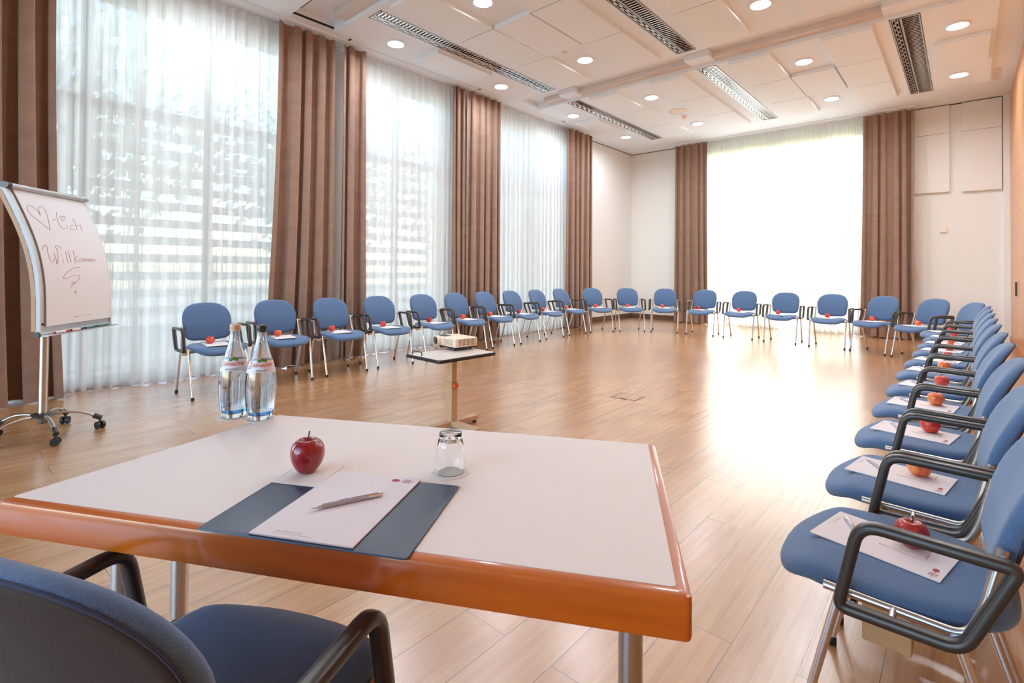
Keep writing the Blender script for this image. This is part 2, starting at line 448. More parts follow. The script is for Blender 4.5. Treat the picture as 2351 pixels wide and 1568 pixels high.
# wood wall of veneered boards with shadow joints
bm = bmesh.new(); add_box(bm, XR + .012, YF, 0, XR + .2, YB, HT + .05)
wr = struct('wall_right', bm, M['gap'])
bm = bmesh.new()
ys = [YF, -1.5, 0.6, 2.7, 4.6, 6.6, 8.55, 9.525, 10.495, 11.45, YB]
for a, b in zip(ys[:-1], ys[1:]):
    for z0, z1 in ((0.17, 2.153), (2.157, 2.72), (2.724, HT)):
        add_box(bm, XR, a + .002, z0, XR + .013, b - .002, z1)
struct('wall_right', bm, M['woodwall'])
bm = bmesh.new(); add_box(bm, XR - .012, YF, 0, XR + .012, YB, .168, bevel=.003); struct('baseboard_right', bm, M['woodbase'])
struct('baseboard_left', box(XL, 9.10, 0, XL + .018, YB, .125, .003), M['base'])
bm = bmesh.new(); add_box(bm, XL + .018, YB - .018, 0, BW[0], YB, .125, bevel=.003); add_box(bm, BW[1], YB - .018, 0, XR - .012, YB, .125, bevel=.003)
struct('baseboard_back', bm, M['base'])
struct('trim_1', box(.515, YB - .06, 0, XR, YB, H), M['wall'])
# pull handle set in the wood wall
t = thing('door_pull', 'black recessed pull handle on the orange wood wall', 'handle', (XR, 10.80, 1.01))
obj('backplate', box(-.006, -.055, -.115, .002, .055, .115, .004), M['steel'], t)
obj('grip', box(-.022, -.030, -.105, -.006, .020, .105, .004), M['projblack'], t)

# windows: frame, glass
def window(idx, u0, u1, mull, trans, left=True):
    fw, d = .06, .07
    def bx(bm, a, z0, b, z1, t0=0.0, t1=d):
        if left: add_box(bm, XL - .20 + t0, a, z0, XL - .20 + t1, b, z1, bevel=.004, seg=1)
        else: add_box(bm, a, YB + .20 - t1, z0, b, YB + .20 - t0, z1, bevel=.004, seg=1)
    bm = bmesh.new()
    bx(bm, u0, WZ0, u0 + fw, WZ1); bx(bm, u1 - fw, WZ0, u1, WZ1); bx(bm, u0 + fw, WZ0, u1 - fw, WZ0 + fw); bx(bm, u0 + fw, WZ1 - fw, u1 - fw, WZ1)
    for m_ in mull: bx(bm, m_ - .045, WZ0 + fw, m_ + .045, WZ1 - fw)
    for tz in trans: bx(bm, u0 + fw, tz - .04, u1 - fw, tz + .04, .002, d - .002)
    w = struct('window_%d' % idx, bm, M['winframe'])
    bm = bmesh.new(); bx2 = (.028, .036)
    if left: add_box(bm, XL - .20 + bx2[0], u0 + .03, WZ0 + .03, XL - .20 + bx2[1], u1 - .03, WZ1 - .03)
    else: add_box(bm, u0 + .03, YB + .20 - bx2[1], WZ0 + .03, u1 - .03, YB + .20 - bx2[0], WZ1 - .03)
    obj('pane', bm, M['pane'], w)
    return w
for i, (a, b) in enumerate(LW):
    n = max(2, round((b - a) / 1.15))
    window(i + 1, a, b, [a + (b - a) * k / n for k in range(1, n)], [2.95])
window(5, BW[0], BW[1], [-4.04, -3.12, -2.26], [2.06, 3.2], left=False)

bm = bmesh.new()  # unseen window wall behind the camera, added to fill the room with daylight
for k in range(6):
    x = FWN[0] + (FWN[1] - FWN[0]) * k / 5; add_box(bm, x - .04, YF - .14, WZ0, x + .04, YF - .07, WZ1)
for z in (WZ0 + .03, 2.95, WZ1 - .03): add_box(bm, FWN[0], YF - .138, z - .03, FWN[1], YF - .072, z + .03)
w = struct('window_6', bm, M['winframe'])
obj('pane', box(FWN[0], YF - .109, WZ0, FWN[1], YF - .101, WZ1), M['pane'], w)

# ceiling: perimeter soffits, recess slab, rafts
bm = bmesh.new()
add_box(bm, XL - .3, YF - .2, H, -6.08, YB + .3, HT + .2); add_box(bm, .31, YF - .2, H, XR + .2, YB + .3, HT + .2)
add_box(bm, -6.08, 11.0, H, .31, YB + .3, HT + .2); add_box(bm, -6.08, YF - .2, H, .31, -2.9, HT + .2)
add_box(bm, -6.08, -2.9, HT, .31, 11.0, HT + .2)
struct('ceiling', bm, M['ceil'])
SX = [(-5.40, -5.135), (-3.015, -2.735), (-.675, -.375)]       # slots for the strip luminaires
def raft(y0, y1, gaps, l0, l1):
    bm = bmesh.new(); x = -6.08
    for a, b in gaps:
        add_box(bm, x, y0, HR, a, y1, HT)
        add_box(bm, a, y0, HR, b, l0, HT); add_box(bm, a, l1, HR, b, y1, HT)
        x = b
    add_box(bm, x, y0, HR, .31, y1, HT)
    return struct('ceiling', bm, M['ceil'])
raft(7.55, 11.0, SX, 7.57, 10.96)
raft(3.36, 6.93, SX, 3.43, 6.86)
raft(-.8, 2.78, [], 0, 0)
# partition track between the rafts
for k, (ya, yb) in enumerate(((7.40, 7.55), (3.20, 3.36))):
    bm = bmesh.new(); add_box(bm, -5.80, ya, 4.335, .31, yb, HT); struct('trim_%d' % (k + 2), bm, M['track'])
    bm = bmesh.new()
    for a, b in (((-5.36, -5.03), (-3.08, -2.72), (-.72, -.12)) if k == 0 else ((-2.0, -1.7),)):
        add_box(bm, a, ya - .14, 4.322, b, yb, HT, bevel=.003, seg=1)
    struct('trim_%d' % (k + 4), bm, M['ceil'])
# dark joints in the soffit above the curtains
bm = bmesh.new()
for y in (1.22, 3.67, 6.14, 8.6): add_box(bm, XL, y - .012, H - .004, -6.16, y + .012, H + .01)
add_box(bm, -6.10, 2.80, H - .004, -6.07, 3.36, H + .01); add_box(bm, -6.07, 2.90, HT - .004, -5.5, 2.915, HT + .01)
struct('trim_6', bm, M['gap'])
# shadow gap under the ceiling, curtain rails
bm = bmesh.new(); add_box(bm, XL, 9.1, H - .014, XL + .004, YB, H); add_box(bm, XL, YB - .004, H - .014, XR, YB, H); struct('trim_7', bm, M['gap'])
bm = bmesh.new(); add_box(bm, -6.53, YF, H - .022, -6.25, 9.95, H); struct('trim_8', bm, M['ceil'])
bm = bmesh.new(); add_box(bm, -5.36, 11.90, H - .022, -.66, 12.14, H); struct('trim_9', bm, M['ceil'])

# acoustic panels
def ceiling_panel(x0, x1, y0, y1, label):
    bm = bmesh.new(); add_box(bm, x0, y0, HP, x1, y1, HR, bevel=.003, seg=1)
    tag(obj('ceiling_panel', bm, M['panel']), label, 'ceiling panel', 'white acoustic ceiling panels')
COLX = {'a': (-5.98, -5.43, 'beside the windows'), 'b': (-4.93, -4.375, 'right of the strip light nearest the windows'), 'c': (-4.365, -3.79, 'midway between the first and second strip lights'),
        'd': (-3.765, -3.205, 'just left of the middle strip light'), 'e': (-2.55, -1.995, 'just right of the middle strip light'), 'f': (-1.985, -1.41, 'midway between the second and third strip lights'),
        'g': (-1.385, -.835, 'just left of the strip light nearest the wood wall'), 'h': (-.29, .26, 'beside the wood wall')}
ROWS_F = [(7.565, 8.665), (8.68, 9.79), (9.805, 10.85)]; RN_F = ['far ceiling bay, next to the partition track', 'far ceiling bay, middle row', 'far ceiling bay, row by the back wall']
ROWS_N = [(3.42, 4.54), (4.555, 5.645), (5.66, 6.775)]; RN_N = ['near ceiling bay, nearest row', 'near ceiling bay, middle row', 'near ceiling bay, next to the partition track']
for key, rows in (('a', (1,)), ('b', (0, 1, 2)), ('d', (0, 1, 2)), ('e', (0, 1, 2)), ('f', (1,)), ('g', (0, 1, 2)), ('h', (1,))):
    for r in rows:
        x0, x1, nm = COLX[key]; ceiling_panel(x0, x1, *ROWS_F[r], 'white panel in the %s, %s' % (RN_F[r], nm))
for key, rows in (('a', (1,)), ('b', (0, 1, 2)), ('c', (1,)), ('d', (0, 1, 2)), ('e', (1, 2)), ('g', (2,))):
    for r in rows:
        x0, x1, nm = COLX[key]; ceiling_panel(x0, x1, *ROWS_N[r], 'white panel in the %s, %s' % (RN_N[r], nm))

# strip luminaires with mirror louvre and slot diffuser
def luminaire(x0, x1, y0, y1, slot_left, label):
    t = thing('strip_luminaire', label, 'ceiling light', ((x0 + x1) / 2, (y0 + y1) / 2, HR), 0, 'recessed mirror louvre strip luminaires')
    w, l = (x1 - x0) / 2, (y1 - y0) / 2
    bm = bmesh.new()
    xs = -w + .105
    for a, b in ((-w, -w + .014), (xs - .008, xs + .012), (w - .014, w)): add_box(bm, a, -l, -.006, b, l, .03)
    for a, b in ((-l, -l + .015), (l - .015, l)): add_box(bm, -w, a, -.006, w, b, .03)
    obj('frame', bm, M['alu'], t)
    bm = bmesh.new(); n = int(2 * l / .052)
    for k in range(n):
        y = -l + .02 + (2 * l - .04) * (k + .5) / n
        v = [bm.verts.new(p) for p in ((xs + .012, y - .009, 0), (w - .014, y - .009, 0), (w - .014, y + .009, 0), (xs + .012, y + .009, 0), (xs + .012, y - .002, .05), (w - .014, y - .002, .05), (w - .014, y + .002, .05), (xs + .012, y + .002, .05))]
        for f in ((0, 1, 2, 3), (4, 7, 6, 5), (0, 4, 5, 1), (1, 5, 6, 2), (2, 6, 7, 3), (3, 7, 4, 0)): bm.faces.new([v[i] for i in f])
    obj('louvre', bm, M['reflector'], t)
    bm = bmesh.new(); prof = [(xs + .012, .0), (xs + .03, .05), (xs + .055, .075), (w - .055, .075), (w - .03, .05), (w - .014, .0)]
    r0 = [bm.verts.new((a, -l + .015, b)) for a, b in prof]; r1 = [bm.verts.new((a, l - .015, b)) for a, b in prof]
    for j in range(5): bm.faces.new((r0[j], r0[j + 1], r1[j + 1], r1[j]))
    obj('reflector', bm, M['reflector'], t)
    bm = bmesh.new()
    add_box(bm, -w + .014, -l + .015, .02, xs - .008, l - .015, .06)
    sl = obj('slot_diffuser', bm, M['gap'], t)
    bm = bmesh.new()
    for a in (-w + .026, -w + .052, -w + .080): add_box(bm, a - .004, -l + .015, -.002, a + .004, l - .015, .02)
    n2 = int(2 * l / .16)
    for k in range(n2):
        y = -l + .02 + (2 * l - .04) * k / n2
        add_box(bm, -w + .030, y, .002, -w + .048, y + .07, .012); add_box(bm, -w + .056, y + .08, .002, -w + .076, y + .15, .012)
    obj('deflector', bm, M['chrome'], sl)
luminaire(-5.395, -5.14, 3.435, 6.855, True, 'long mirrored strip luminaire in the near ceiling bay, closest to the window curtains')
luminaire(-5.395, -5.14, 7.575, 10.955, True, 'long mirrored strip luminaire in the far ceiling bay, closest to the window curtains')
luminaire(-3.01, -2.74, 3.435, 6.855, True, 'mirrored strip luminaire cut by the top edge, middle of the near ceiling bay')
luminaire(-3.01, -2.74, 7.575, 10.955, True, 'mirrored strip luminaire in the middle of the far ceiling bay')
luminaire(-.67, -.38, 3.435, 6.855, True, 'mirrored strip luminaire of the near ceiling bay, nearest the wood wall, almost out of view')
luminaire(-.67, -.38, 7.575, 10.955, True, 'wide dark mirrored strip luminaire of the far ceiling bay, nearest the orange wood wall')

# downlights
def downlight_proto():
    t = thing('recessed_downlight', '', 'ceiling light', (0, 0, HR), 0, 'round recessed ceiling downlights')
    obj('trim_ring', lathe([(.094, .001), (.134, .001), (.136, -.003), (.130, -.012), (.112, -.020), (.106, -.019), (.0965, -.003)], 32, cap0=False, cap1=False), M['panel'], t, True)
    obj('diffuser', lathe([(.0955, -.0025), (.0955, -.002)], 20), M['lampglow'], t)
    return t
dl0 = downlight_proto(); dl_used = False
def downlight(x, y, label):
    global dl_used
    if not dl_used:
        dl0.location = (x, y, HR); dl0['label'] = label; dl_used = True
    else: dup(dl0, (x, y, HR), 0, label)
DX = [(-5.73, 'row next to the window curtains'), (-4.08, 'row between the first two strip luminaires'), (-1.72, 'row right of the middle strip luminaires'), (-.05, 'row along the wood wall')]
for x, nm in DX:
    for k, y in enumerate((10.32, 8.25, 6.16, 4.07)):
        if (x > -1 and y < 7) or (x > -2 and y < 5): continue
        downlight(x, y, 'lit downlight, %s from the back wall in the %s' % (ORD[k + 1], nm))
for x, y in [(-.05, 6.16), (-.05, 4.07), (-1.72, 4.07)] + [(x, y) for x in (-5.73, -4.08) for y in (1.98,)]:  # lamps outside the view, added to even out the light
    downlight(x, y, 'lit round recessed downlight added out of view to brighten the room')

def smoke(x, y, z, label):
    t = thing('smoke_detector', label, 'smoke detector', (x, y, z), 0, 'smoke detectors')
    obj('base', lathe([(.055, 0), (.055, -.012), (.046, -.022), (.046, -.024)], 24), M['device'], t, True)
    obj('sensor_head', lathe([(.022, -.022), (.022, -.036), (.040, -.040), (.040, -.052), (.025, -.062), (.004, -.063)], 24), M['device'], t, True)
smoke(-4.12, 5.70, HR, 'small white smoke detector on the near ceiling bay')
smoke(-4.09, 9.68, HR, 'small white smoke detector on the far ceiling bay beyond the speaker')
t = thing('ceiling_speaker', 'flat round white loudspeaker grille in the far ceiling bay', 'speaker', (-4.06, 9.28, HR))
obj('grille', lathe([(.150, 0), (.150, -.006), (.142, -.010), (.001, -.012)], 32), M['device'], t, True)
obj('rim', lathe([(.150, .0), (.158, -.001), (.157, -.010), (.150, -.011)], 32, cap0=False, cap1=False), M['device'], t, True)
# ventilation slots along the raft corner
t = thing('air_grille', 'fine slotted air grille along the ceiling edge by the wood wall', 'vent', (-.25, 11.22, H - .0035))
bm = bmesh.new()
for k in range(44): add_box(bm, -.58 + k * .0265, -.05, 0, -.574 + k * .0265, .05, .003)
obj('slots', bm, M['device'], t)
bm = bmesh.new()
for k in range(26): add_box(bm, .60, -.06 - k * .026, .0015, .69, -.053 - k * .026, .003)
obj('slots', bm, M['device'], t)

# wall fittings on the back wall
def wall_panel(x0, x1, z0, z1, label):
    bm = bmesh.new(); add_box(bm, x0, YB - .06, z0, x1, YB, z1, bevel=.004, seg=1)
    tag(obj('wall_panel', bm, M['wall']), label, 'wall panel', 'cream acoustic panels on the back wall')
wall_panel(-.70, -.19, 2.73, 3.805, 'tall lower cream panel on the back wall beside the right brown curtain')
wall_panel(-.70, -.19, 3.81, 4.315, 'short upper cream panel on the back wall beside the right brown curtain')
wall_panel(-.02, .50, 2.71, 3.795, 'tall lower cream panel on the back wall next to the wood wall')
wall_panel(-.02, .50, 3.80, 4.315, 'short upper cream panel on the back wall next to the wood wall')
t = thing('thermostat', 'small white thermostat box on the cream back wall', 'thermostat', (-.28, YB, 2.035))
obj('housing', box(-.05, -.028, -.05, .05, 0, .05, .006), M['device'], t)
obj('dial', lathe([(.018, 0), (.016, .008), (.001, .008)], 20, center=(.02, -.028, 0), axis='y'), M['device'], t, True)
t = thing('switch_plate', 'white double light switch at the edge of the right curtain', 'light switch', (-.665, YB, 1.22))
obj('plate', box(-.042, -.010, -.115, .042, 0, .115, .003), M['device'], t)
for z in (-.05, .05): obj('rocker', box(-.028, -.016, z - .030, .028, -.008, z + .030, .003), M['device'], t)
# floor box lid
t = thing('floor_box', 'flush wood-filled floor socket lid in the middle of the floor', 'floor socket', (-2.467, 4.512, 0), math.radians(1))
obj('lid', box(-.118, -.098, .0, .118, .098, .0016), M['floor'], t)
bm = bmesh.new()
for a in ((-.125, -.104, .125, -.098), (-.125, .098, .125, .104), (-.125, -.098, -.118, .098), (.118, -.098, .125, .098)): add_box(bm, a[0], a[1], 0, a[2], a[3], .002)
obj('frame', bm, M['gap'], t)
obj('latch', box(-.03, -.112, 0, .03, -.092, .003), M['projblack'], t)

# ------------------------------------------------------------------ curtains
def curtain_sheet(u0, u1, z0, z1, pleat, amp, seed, rows=14, flare=(0, 0), sharp=1.0, ppw=10, twin=0.0):
    """vertical cloth in the (u, z) plane with folds along depth"""
    rnd = random.Random(seed); n = max(2, round((u1 - u0) / pleat)); bm = bmesh.new()
    ws = [rnd.uniform(.55, 1.45) for _ in range(n)]; s = sum(ws); ws = [w / s for w in ws]
    am = [amp * rnd.uniform(.6, 1.25) for _ in range(n + 1)]; ph = [rnd.uniform(-1, 1) for _ in range(n)]
    cols = []
    acc = 0.0
    for i in range(n):
        for k in range(ppw):
            t = k / ppw; cols.append((acc + ws[i] * t, i, t))
        acc += ws[i]
    cols.append((1.0, n - 1, 1.0))
    grid = []
    for r in range(rows + 1):
        v = r / rows; z = z0 + (z1 - z0) * v
        g = 0.55 + 0.45 * (1 - v) if v < .985 else .5          # folds open towards the hem
        row = []
        for a, i, t in cols:
            c = math.cos(2 * PI * t + ph[i] * 0.25 * (1 - v) * math.sin(2 * PI * t))
            c = math.copysign(abs(c) ** sharp, c)
            A = am[i] * (1 - t) + am[i + 1] * t
            lean = .012 * math.sin(3.1 * a * n / 4 + seed) * (1 - v)
            u = u0 + (u1 - u0) * a + (flare[0] * (1 - a) + flare[1] * a) * (1 - v) ** 2 + lean + twin * amp * math.sin(4 * PI * t) * g
            zz = z + (.012 * math.sin(2 * PI * t + i) if r == 0 else 0)
            row.append((u, A * g * c, zz))
        grid.append(row)
    return grid
def cloth_mesh(grid, left, plane, ref=0.0):
    bm = bmesh.new()
    rows = [[bm.verts.new((plane + d, u, z) if left else (u, plane - d, z)) for u, d, z in row] for row in grid]
    for r in range(len(rows) - 1):
        for c in range(len(rows[0]) - 1):
            bm.faces.new((rows[r][c], rows[r][c + 1], rows[r + 1][c + 1], rows[r + 1][c]))
    return bm
def hooks(u0, u1, left, plane, parent, n):
    bm = bmesh.new()
    for k in range(n):
        u = u0 + (u1 - u0) * (k + .5) / n
        if left: add_box(bm, plane - .006, u - .006, H - .055, plane + .006, u + .006, H - .018)
        else: add_box(bm, u - .006, plane - .006, H - .055, u + .006, plane + .006, H - .018)
    obj('glider', bm, M['device'], parent)
TOP = H - .045
SHEER = [(-3.3, -.55, 'white sheer curtain on the added window beside the camera, out of view'), (.30, 1.42, 'left half of the sheer white curtain behind the flip chart'), (1.345, 2.90, 'sheer white curtain between the flip chart and the second brown drape'),
         (3.88, 5.72, 'sheer white curtain on the second window, behind the fourth and fifth chairs'), (6.66, 9.00, 'sheer white curtain on the window before the room corner')]
for k, (a, b, lb) in enumerate(SHEER):
    if k == 0: continue
    o = obj('sheer_curtain', cloth_mesh(curtain_sheet(a, b, .012, TOP, .135, .030, 11 + k, rows=10, sharp=.9, ppw=10, twin=.35), True, -6.505 if k == 1 else -6.43), M['sheer'], None, True, 180)
    tag(o, lb, 'sheer curtain', 'white sheer curtains'); hooks(a, b, True, -6.505 if k == 1 else -6.43, o, int((b - a) / .1))
o = obj('sheer_curtain', cloth_mesh(curtain_sheet(-4.68, -1.40, .012, TOP, .12, .030, 31, rows=10, sharp=.9, ppw=10, twin=.35), False, 12.08), M['sheer'], None, True, 180)
tag(o, 'wide sheer white curtain across the bright back window', 'sheer curtain', 'white sheer curtains'); hooks(-4.68, -1.40, False, 12.08, o, 33)

DRAPE = [(-.60, .70, .19, (0, .10), 'brown drape at the left edge of the picture, behind the flip chart'),
         (2.75, 3.50, .18, (-.14, -.02), 'broad brown drape behind the second and third chairs from the flip chart'),
         (3.64, 3.97, .15, (0, .03), 'narrow brown drape just left of the second window'),
         (5.63, 5.88, .13, (.02, 0), 'narrowest brown drape, right of the second window'),
         (5.93, 6.77, .165, (-.02, .02), 'broad brown drape left of the third window'),
         (8.84, 9.82, .18, (-.03, 0), 'brown drape right of the third window, before the room corner')]
for k, (a, b, pl, fl, lb) in enumerate(DRAPE):
    o = obj('drape', cloth_mesh(curtain_sheet(a, b, .014, TOP, pl, .062 if k else .085, 41 + k, rows=16, flare=fl, sharp=.85, ppw=14, twin=.45), True, -6.32), M['drape'], None, True, 180)
    tag(o, lb, 'curtain', 'brown velvet drapes'); hooks(a, b, True, -6.32, o, max(3, int((b - a) / .12)))
for k, (a, b, fl, lb) in enumerate(((-5.27, -4.50, (0, .03), 'brown drape at the left side of the back window'), (-1.46, -.69, (-.05, .01), 'brown drape at the right side of the back window'))):
    o = obj('drape', cloth_mesh(curtain_sheet(a, b, .014, TOP, .16, .058, 61 + k, rows=16, flare=fl, sharp=.85, ppw=14, twin=.45), False, 11.97), M['drape'], None, True, 180)
    tag(o, lb, 'curtain', 'brown velvet drapes'); hooks(a, b, False, 11.97, o, 7)

# ------------------------------------------------------------------ outdoors behind the sheers
M['lawn'] = mat('lawn', srgb(150, 150, 146), 0.95, noise=(3, srgb(136, 138, 130), 0.4, 0.6))
struct('ground', box(-40, -30, -.35, XL - .3, 40, -.08), M['lawn'])
bm = bmesh.new(); add_box(bm, XL - .3, YB + .3, -.35, 30, 40, -.08); add_box(bm, XL - .3, -30, -.35, 30, YF - .2, -.08)
struct('ground', bm, M['ground'])
def sunscreen(a, b, label):
    t = thing('slatted_sunscreen', label, 'sunscreen', (-8.1, (a + b) / 2, 0), 0, 'slatted timber sunscreens outside the left windows')
    w = (b - a) / 2; bm = bmesh.new(); z = .12
    while z < 3.3:
        add_box(bm, -.015, -w, z, .015, w, z + .11); z += .235
    obj('slats', bm, M['slat'], t)
    for y in (-w + .05, w - .05): obj('post', box(.015, y - .04, -.08, .07, y + .04, 3.4), M['slat'], t)
sunscreen(.2, 3.6, 'pale slatted sunscreen dimly seen through the sheer behind the flip chart')
sunscreen(4.0, 6.6, 'pale slatted sunscreen dimly seen through the sheer of the second window')
sunscreen(7.2, 10.6, 'pale slatted sunscreen dimly seen through the sheer of the third window')
def tree(x, y, z0, z1, rx, ry, n, s, m, label, name='tree', cat='tree', group=None, trunk=True, seed=0):
    rnd = random.Random(seed); t = thing(name, label, cat, (x, y, -.08), 0, group)
    bm = bmesh.new()
    for _ in range(n):
        a, c = rnd.uniform(0, 2 * PI), rnd.uniform(-1, 1); rr = rnd.random() ** .45; sq = math.sqrt(1 - c * c)
        p = Vector((rx * rr * sq * math.cos(a), ry * rr * sq * math.sin(a), (z0 + z1) / 2 + (z1 - z0) / 2 * rr * c))
        q = Vector((rnd.gauss(0, 1), rnd.gauss(0, 1), rnd.gauss(0, 1))).normalized(); w = q.orthogonal().normalized() * s * rnd.uniform(.6, 1.3); v = q.cross(w).normalized() * s * rnd.uniform(.4, .7)
        bm.faces.new([bm.verts.new(p - w), bm.verts.new(p + v), bm.verts.new(p + w), bm.verts.new(p - v)])
    me = obj('foliage', bm, m, t, 'keep')
    if trunk: obj('trunk', tube([(0, 0, 0), (.03, .02, z0 + .2), (0, .05, (z0 + z1) / 2)], [.12, .09, .05], 8), M['bark'], t, True)
    return t
tree(-10.2, 1.2, 1.6, 6.2, 1.8, 2.2, 2600, .12, M['leaf_green'], 'leafy tree dimly seen through the sheer behind the flip chart', group='trees outside the left windows', seed=1)
tree(-10.6, 5.6, 1.4, 6.0, 1.8, 2.2, 2600, .12, M['leaf_green'], 'leafy tree dimly seen through the sheer of the second window', group='trees outside the left windows', seed=2)
tree(-11.0, 10.6, 1.2, 6.0, 1.8, 2.4, 2600, .12, M['leaf_green'], 'leafy tree dimly seen through the sheer of the third window', group='trees outside the left windows', seed=3)
for k, (x, zt, wh) in enumerate(((-6.2, 4.2, 'leftmost of the row'), (-4.6, 3.9, 'second of the row'), (-3.0, 4.5, 'third of the row'), (-1.4, 4.7, 'fourth of the row'), (.3, 4.4, 'rightmost of the row'))):
    tree(x, 16.4, .0, zt, .70, .8, 3000, .09, M['leaf_yellow'], 'sunlit yellow-green shrub outside the back window, ' + wh, 'garden_shrub', 'shrub', 'shrubs outside the back window', False, 20 + k)

# ------------------------------------------------------------------ chairs  (origin on the floor under the seat, facing +x)
def sup(c, e): return math.copysign(abs(c) ** (2.0 / e), c)
def sstep(t): t = max(0, min(1, t)); return t * t * (3 - 2 * t)
def loft_rings(bm, rings, close_first=True, close_last=True):
    R = [[bm.verts.new(p) for p in ring] for ring in rings]; k = len(R[0])
    for i in range(len(R) - 1):
        for j in range(k): bm.faces.new((R[i][j], R[i][(j + 1) % k], R[i + 1][(j + 1) % k], R[i + 1][j]))
    if close_first: bm.faces.new(list(reversed(R[0])))
    if close_last: bm.faces.new(R[-1])
NS = 48
def seat_bm():
    rings = []
    for s, z in ((.06, .4700), (.35, .4698), (.62, .4695), (.80, .4690), (.90, .4675), (.955, .4630), (.985, .4560), (1.0, .4450), (.995, .4340), (.975, .4260), (.94, .4210), (.86, .4180), (.5, .4170), (.06, .4170)):
        ring = []
        for k in range(NS):
            a = 2 * PI * k / NS
            f = .040 + .245 * s * sup(math.cos(a), 3.3); l = .247 * s * sup(math.sin(a), 3.3)
            l *= .88 + .12 * sstep((f + .20) / .26)
            f += .018 * (1 - (l / .25) ** 2) * sstep((f - .1) / .18)
            ring.append((f, l, z + .010 - .038 * sstep((f - .185) / .115)))
        rings.append(ring)
    bm = bmesh.new(); loft_rings(bm, rings); return bm
def back_map(l, h, t):
    """backrest surface: l across, h height, t out of the front face"""
    v = (h - .49) / .38
    f = -.146 - .020 * v - .105 * max(v, 0) ** 2.1 - .020 * (1 - (l / .228) ** 2)
    return (f + t, l, h)
def back_outline(s, a):
    c, d = math.cos(a), math.sin(a)
    if d >= 0: l, h = .228 * sup(c, 3.0), .672 + .198 * sup(d, 2.5)
    else: l, h = .228 * sup(c, 7.0), .672 + .160 * sup(d, 7.0)
    w = 1 - .085 * sstep((.74 - h) / .24)
    if d < 0: h -= .016 * (1 - (l / .228) ** 2) * min(1, -d * 2)
    return l * w * s, .672 + (h - .672) * s
def backrest_bm(r0=None):
    rings = []
    for s, t in ((.08, .023), (.5, .023), (.78, .022), (.90, .020), (.955, .016), (.985, .009), (1.0, .0), (.992, -.012), (.97, -.019)):
        rings.append([back_map(*back_outline(s, 2 * PI * k / NS), t) for k in range(NS)])
    for s in (.93, .6, .3, .06): rings.append([back_map(*back_outline(s, 2 * PI * k / NS), -.020) for k in range(NS)])
    bm = bmesh.new(); loft_rings(bm, rings); return bm
def back_cover_bm():
    rings = [[back_map(*back_outline(s, 2 * PI * k / NS), t) for k in range(NS)] for s, t in ((.955, -.0185), (.945, -.0235), (.86, -.0255), (.5, -.0265), (.08, -.0265))]
    bm = bmesh.new(); loft_rings(bm, rings, False); return bm
def piping_bm():
    return tube([back_map(*back_outline(.972, 2 * PI * k / 40), -.0200) for k in range(40)], .0026, 6, closed=True)
def arm_bm(s):
    y = s * .298
    pts = fillet([(.080, y, .645), (-.186, y, .640), (-.102, y, .441), (.122, y, .438)], [.045, .018, .035, .02], True, 6)
    return tube(pts, 1, closed=True, profile=sq_profile(.034, .026, 14, 3.0), up=(0, 1, 0))
def frame_bm(s):
    y = s * .252
    pts = fillet([(.160, y, .452), (-.108, y * .99, .445), (-.136, y * .97, .51), (-.166, y * .945, .650)], .03, False, 5)
    bm = tube(pts, .0105, 10)
    add_tube(bm, [(.02, y, .449), (.02, s * .298, .441)], .008, 8); add_tube(bm, [(-.164, y * .95, .632), (-.178, s * .298, .636)], .008, 8)
    return bm
def cross_bm():
    bm = tube([(.10, -.25, .424), (.10, .25, .424)], .009, 8); add_tube(bm, [(-.08, -.25, .424), (-.08, .25, .424)], .009, 8)
    return bm
def leg_bm(front, s):
    if front: pts = [(.124, s * .262, .455), (.2275, s * .2535, .014)]
    else: pts = [(-.090, s * .262, .446), (-.2275, s * .2535, .014)]
    return tube(pts, .0105, 12)
def foot_bm(front, s):
    x = .2275 if front else -.2275
    return lathe([(.012, 0), (.0145, .002), (.0145, .022), (.0125, .026)], 12, center=(x, s * .2535, 0))
def make_chair():
    t = thing('armchair', '', 'chair', group='blue upholstered armchairs')
    obj('seat', seat_bm(), M['blue'], t, True, 180)
    b = obj('backrest', backrest_bm(), M['blue'], t, True, 180)
    obj('back_cover', back_cover_bm(), M['backpanel'], b, True, 180); obj('piping', piping_bm(), M['piping'], b, True, 180)
    for s in (1, -1):
        obj('armrest', arm_bm(s), M['plastic'], t, True, 60)
        obj('frame_tube', frame_bm(s), M['steel'], t, True, 60)
        for fr in (True, False):
            lg = obj('leg', leg_bm(fr, s), M['chrome'], t, True, 60); obj('foot_cap', foot_bm(fr, s), M['foot'], lg, True, 60)
    obj('cross_tube', cross_bm(), M['steel'], t, True, 60)
    bm = bmesh.new(); add_box(bm, .03, -.292, .396, .065, -.245, .430, bevel=.004); add_box(bm, -.045, -.285, .402, .0, -.25, .428, bevel=.004); add_box(bm, -.03, -.280, .408, .05, -.262, .420)
    obj('link_bracket', bm, M['chrome'], t)
    return t
chair0 = make_chair(); chair_used = False
def chair(x, y, deg, label):
    global chair_used
    if not chair_used:
        chair0.location = (x, y, 0); chair0.rotation_euler = (0, 0, math.radians(deg)); chair0['label'] = label; chair_used = True
        return chair0
    return dup(chair0, (x, y, 0), math.radians(deg), label)
WINROW = [(-5.579, 1.845, .7), (-5.643, 2.543, -4.2), (-5.640, 3.228, -2.2), (-5.654, 3.927, -4.0), (-5.662, 4.684, -1.9), (-5.71, 5.372, -1.5), (-5.752, 6.061, -.3), (-5.758, 6.743, -.1), (-5.804, 7.506, -1.1), (-5.810, 8.261, -4.1)]
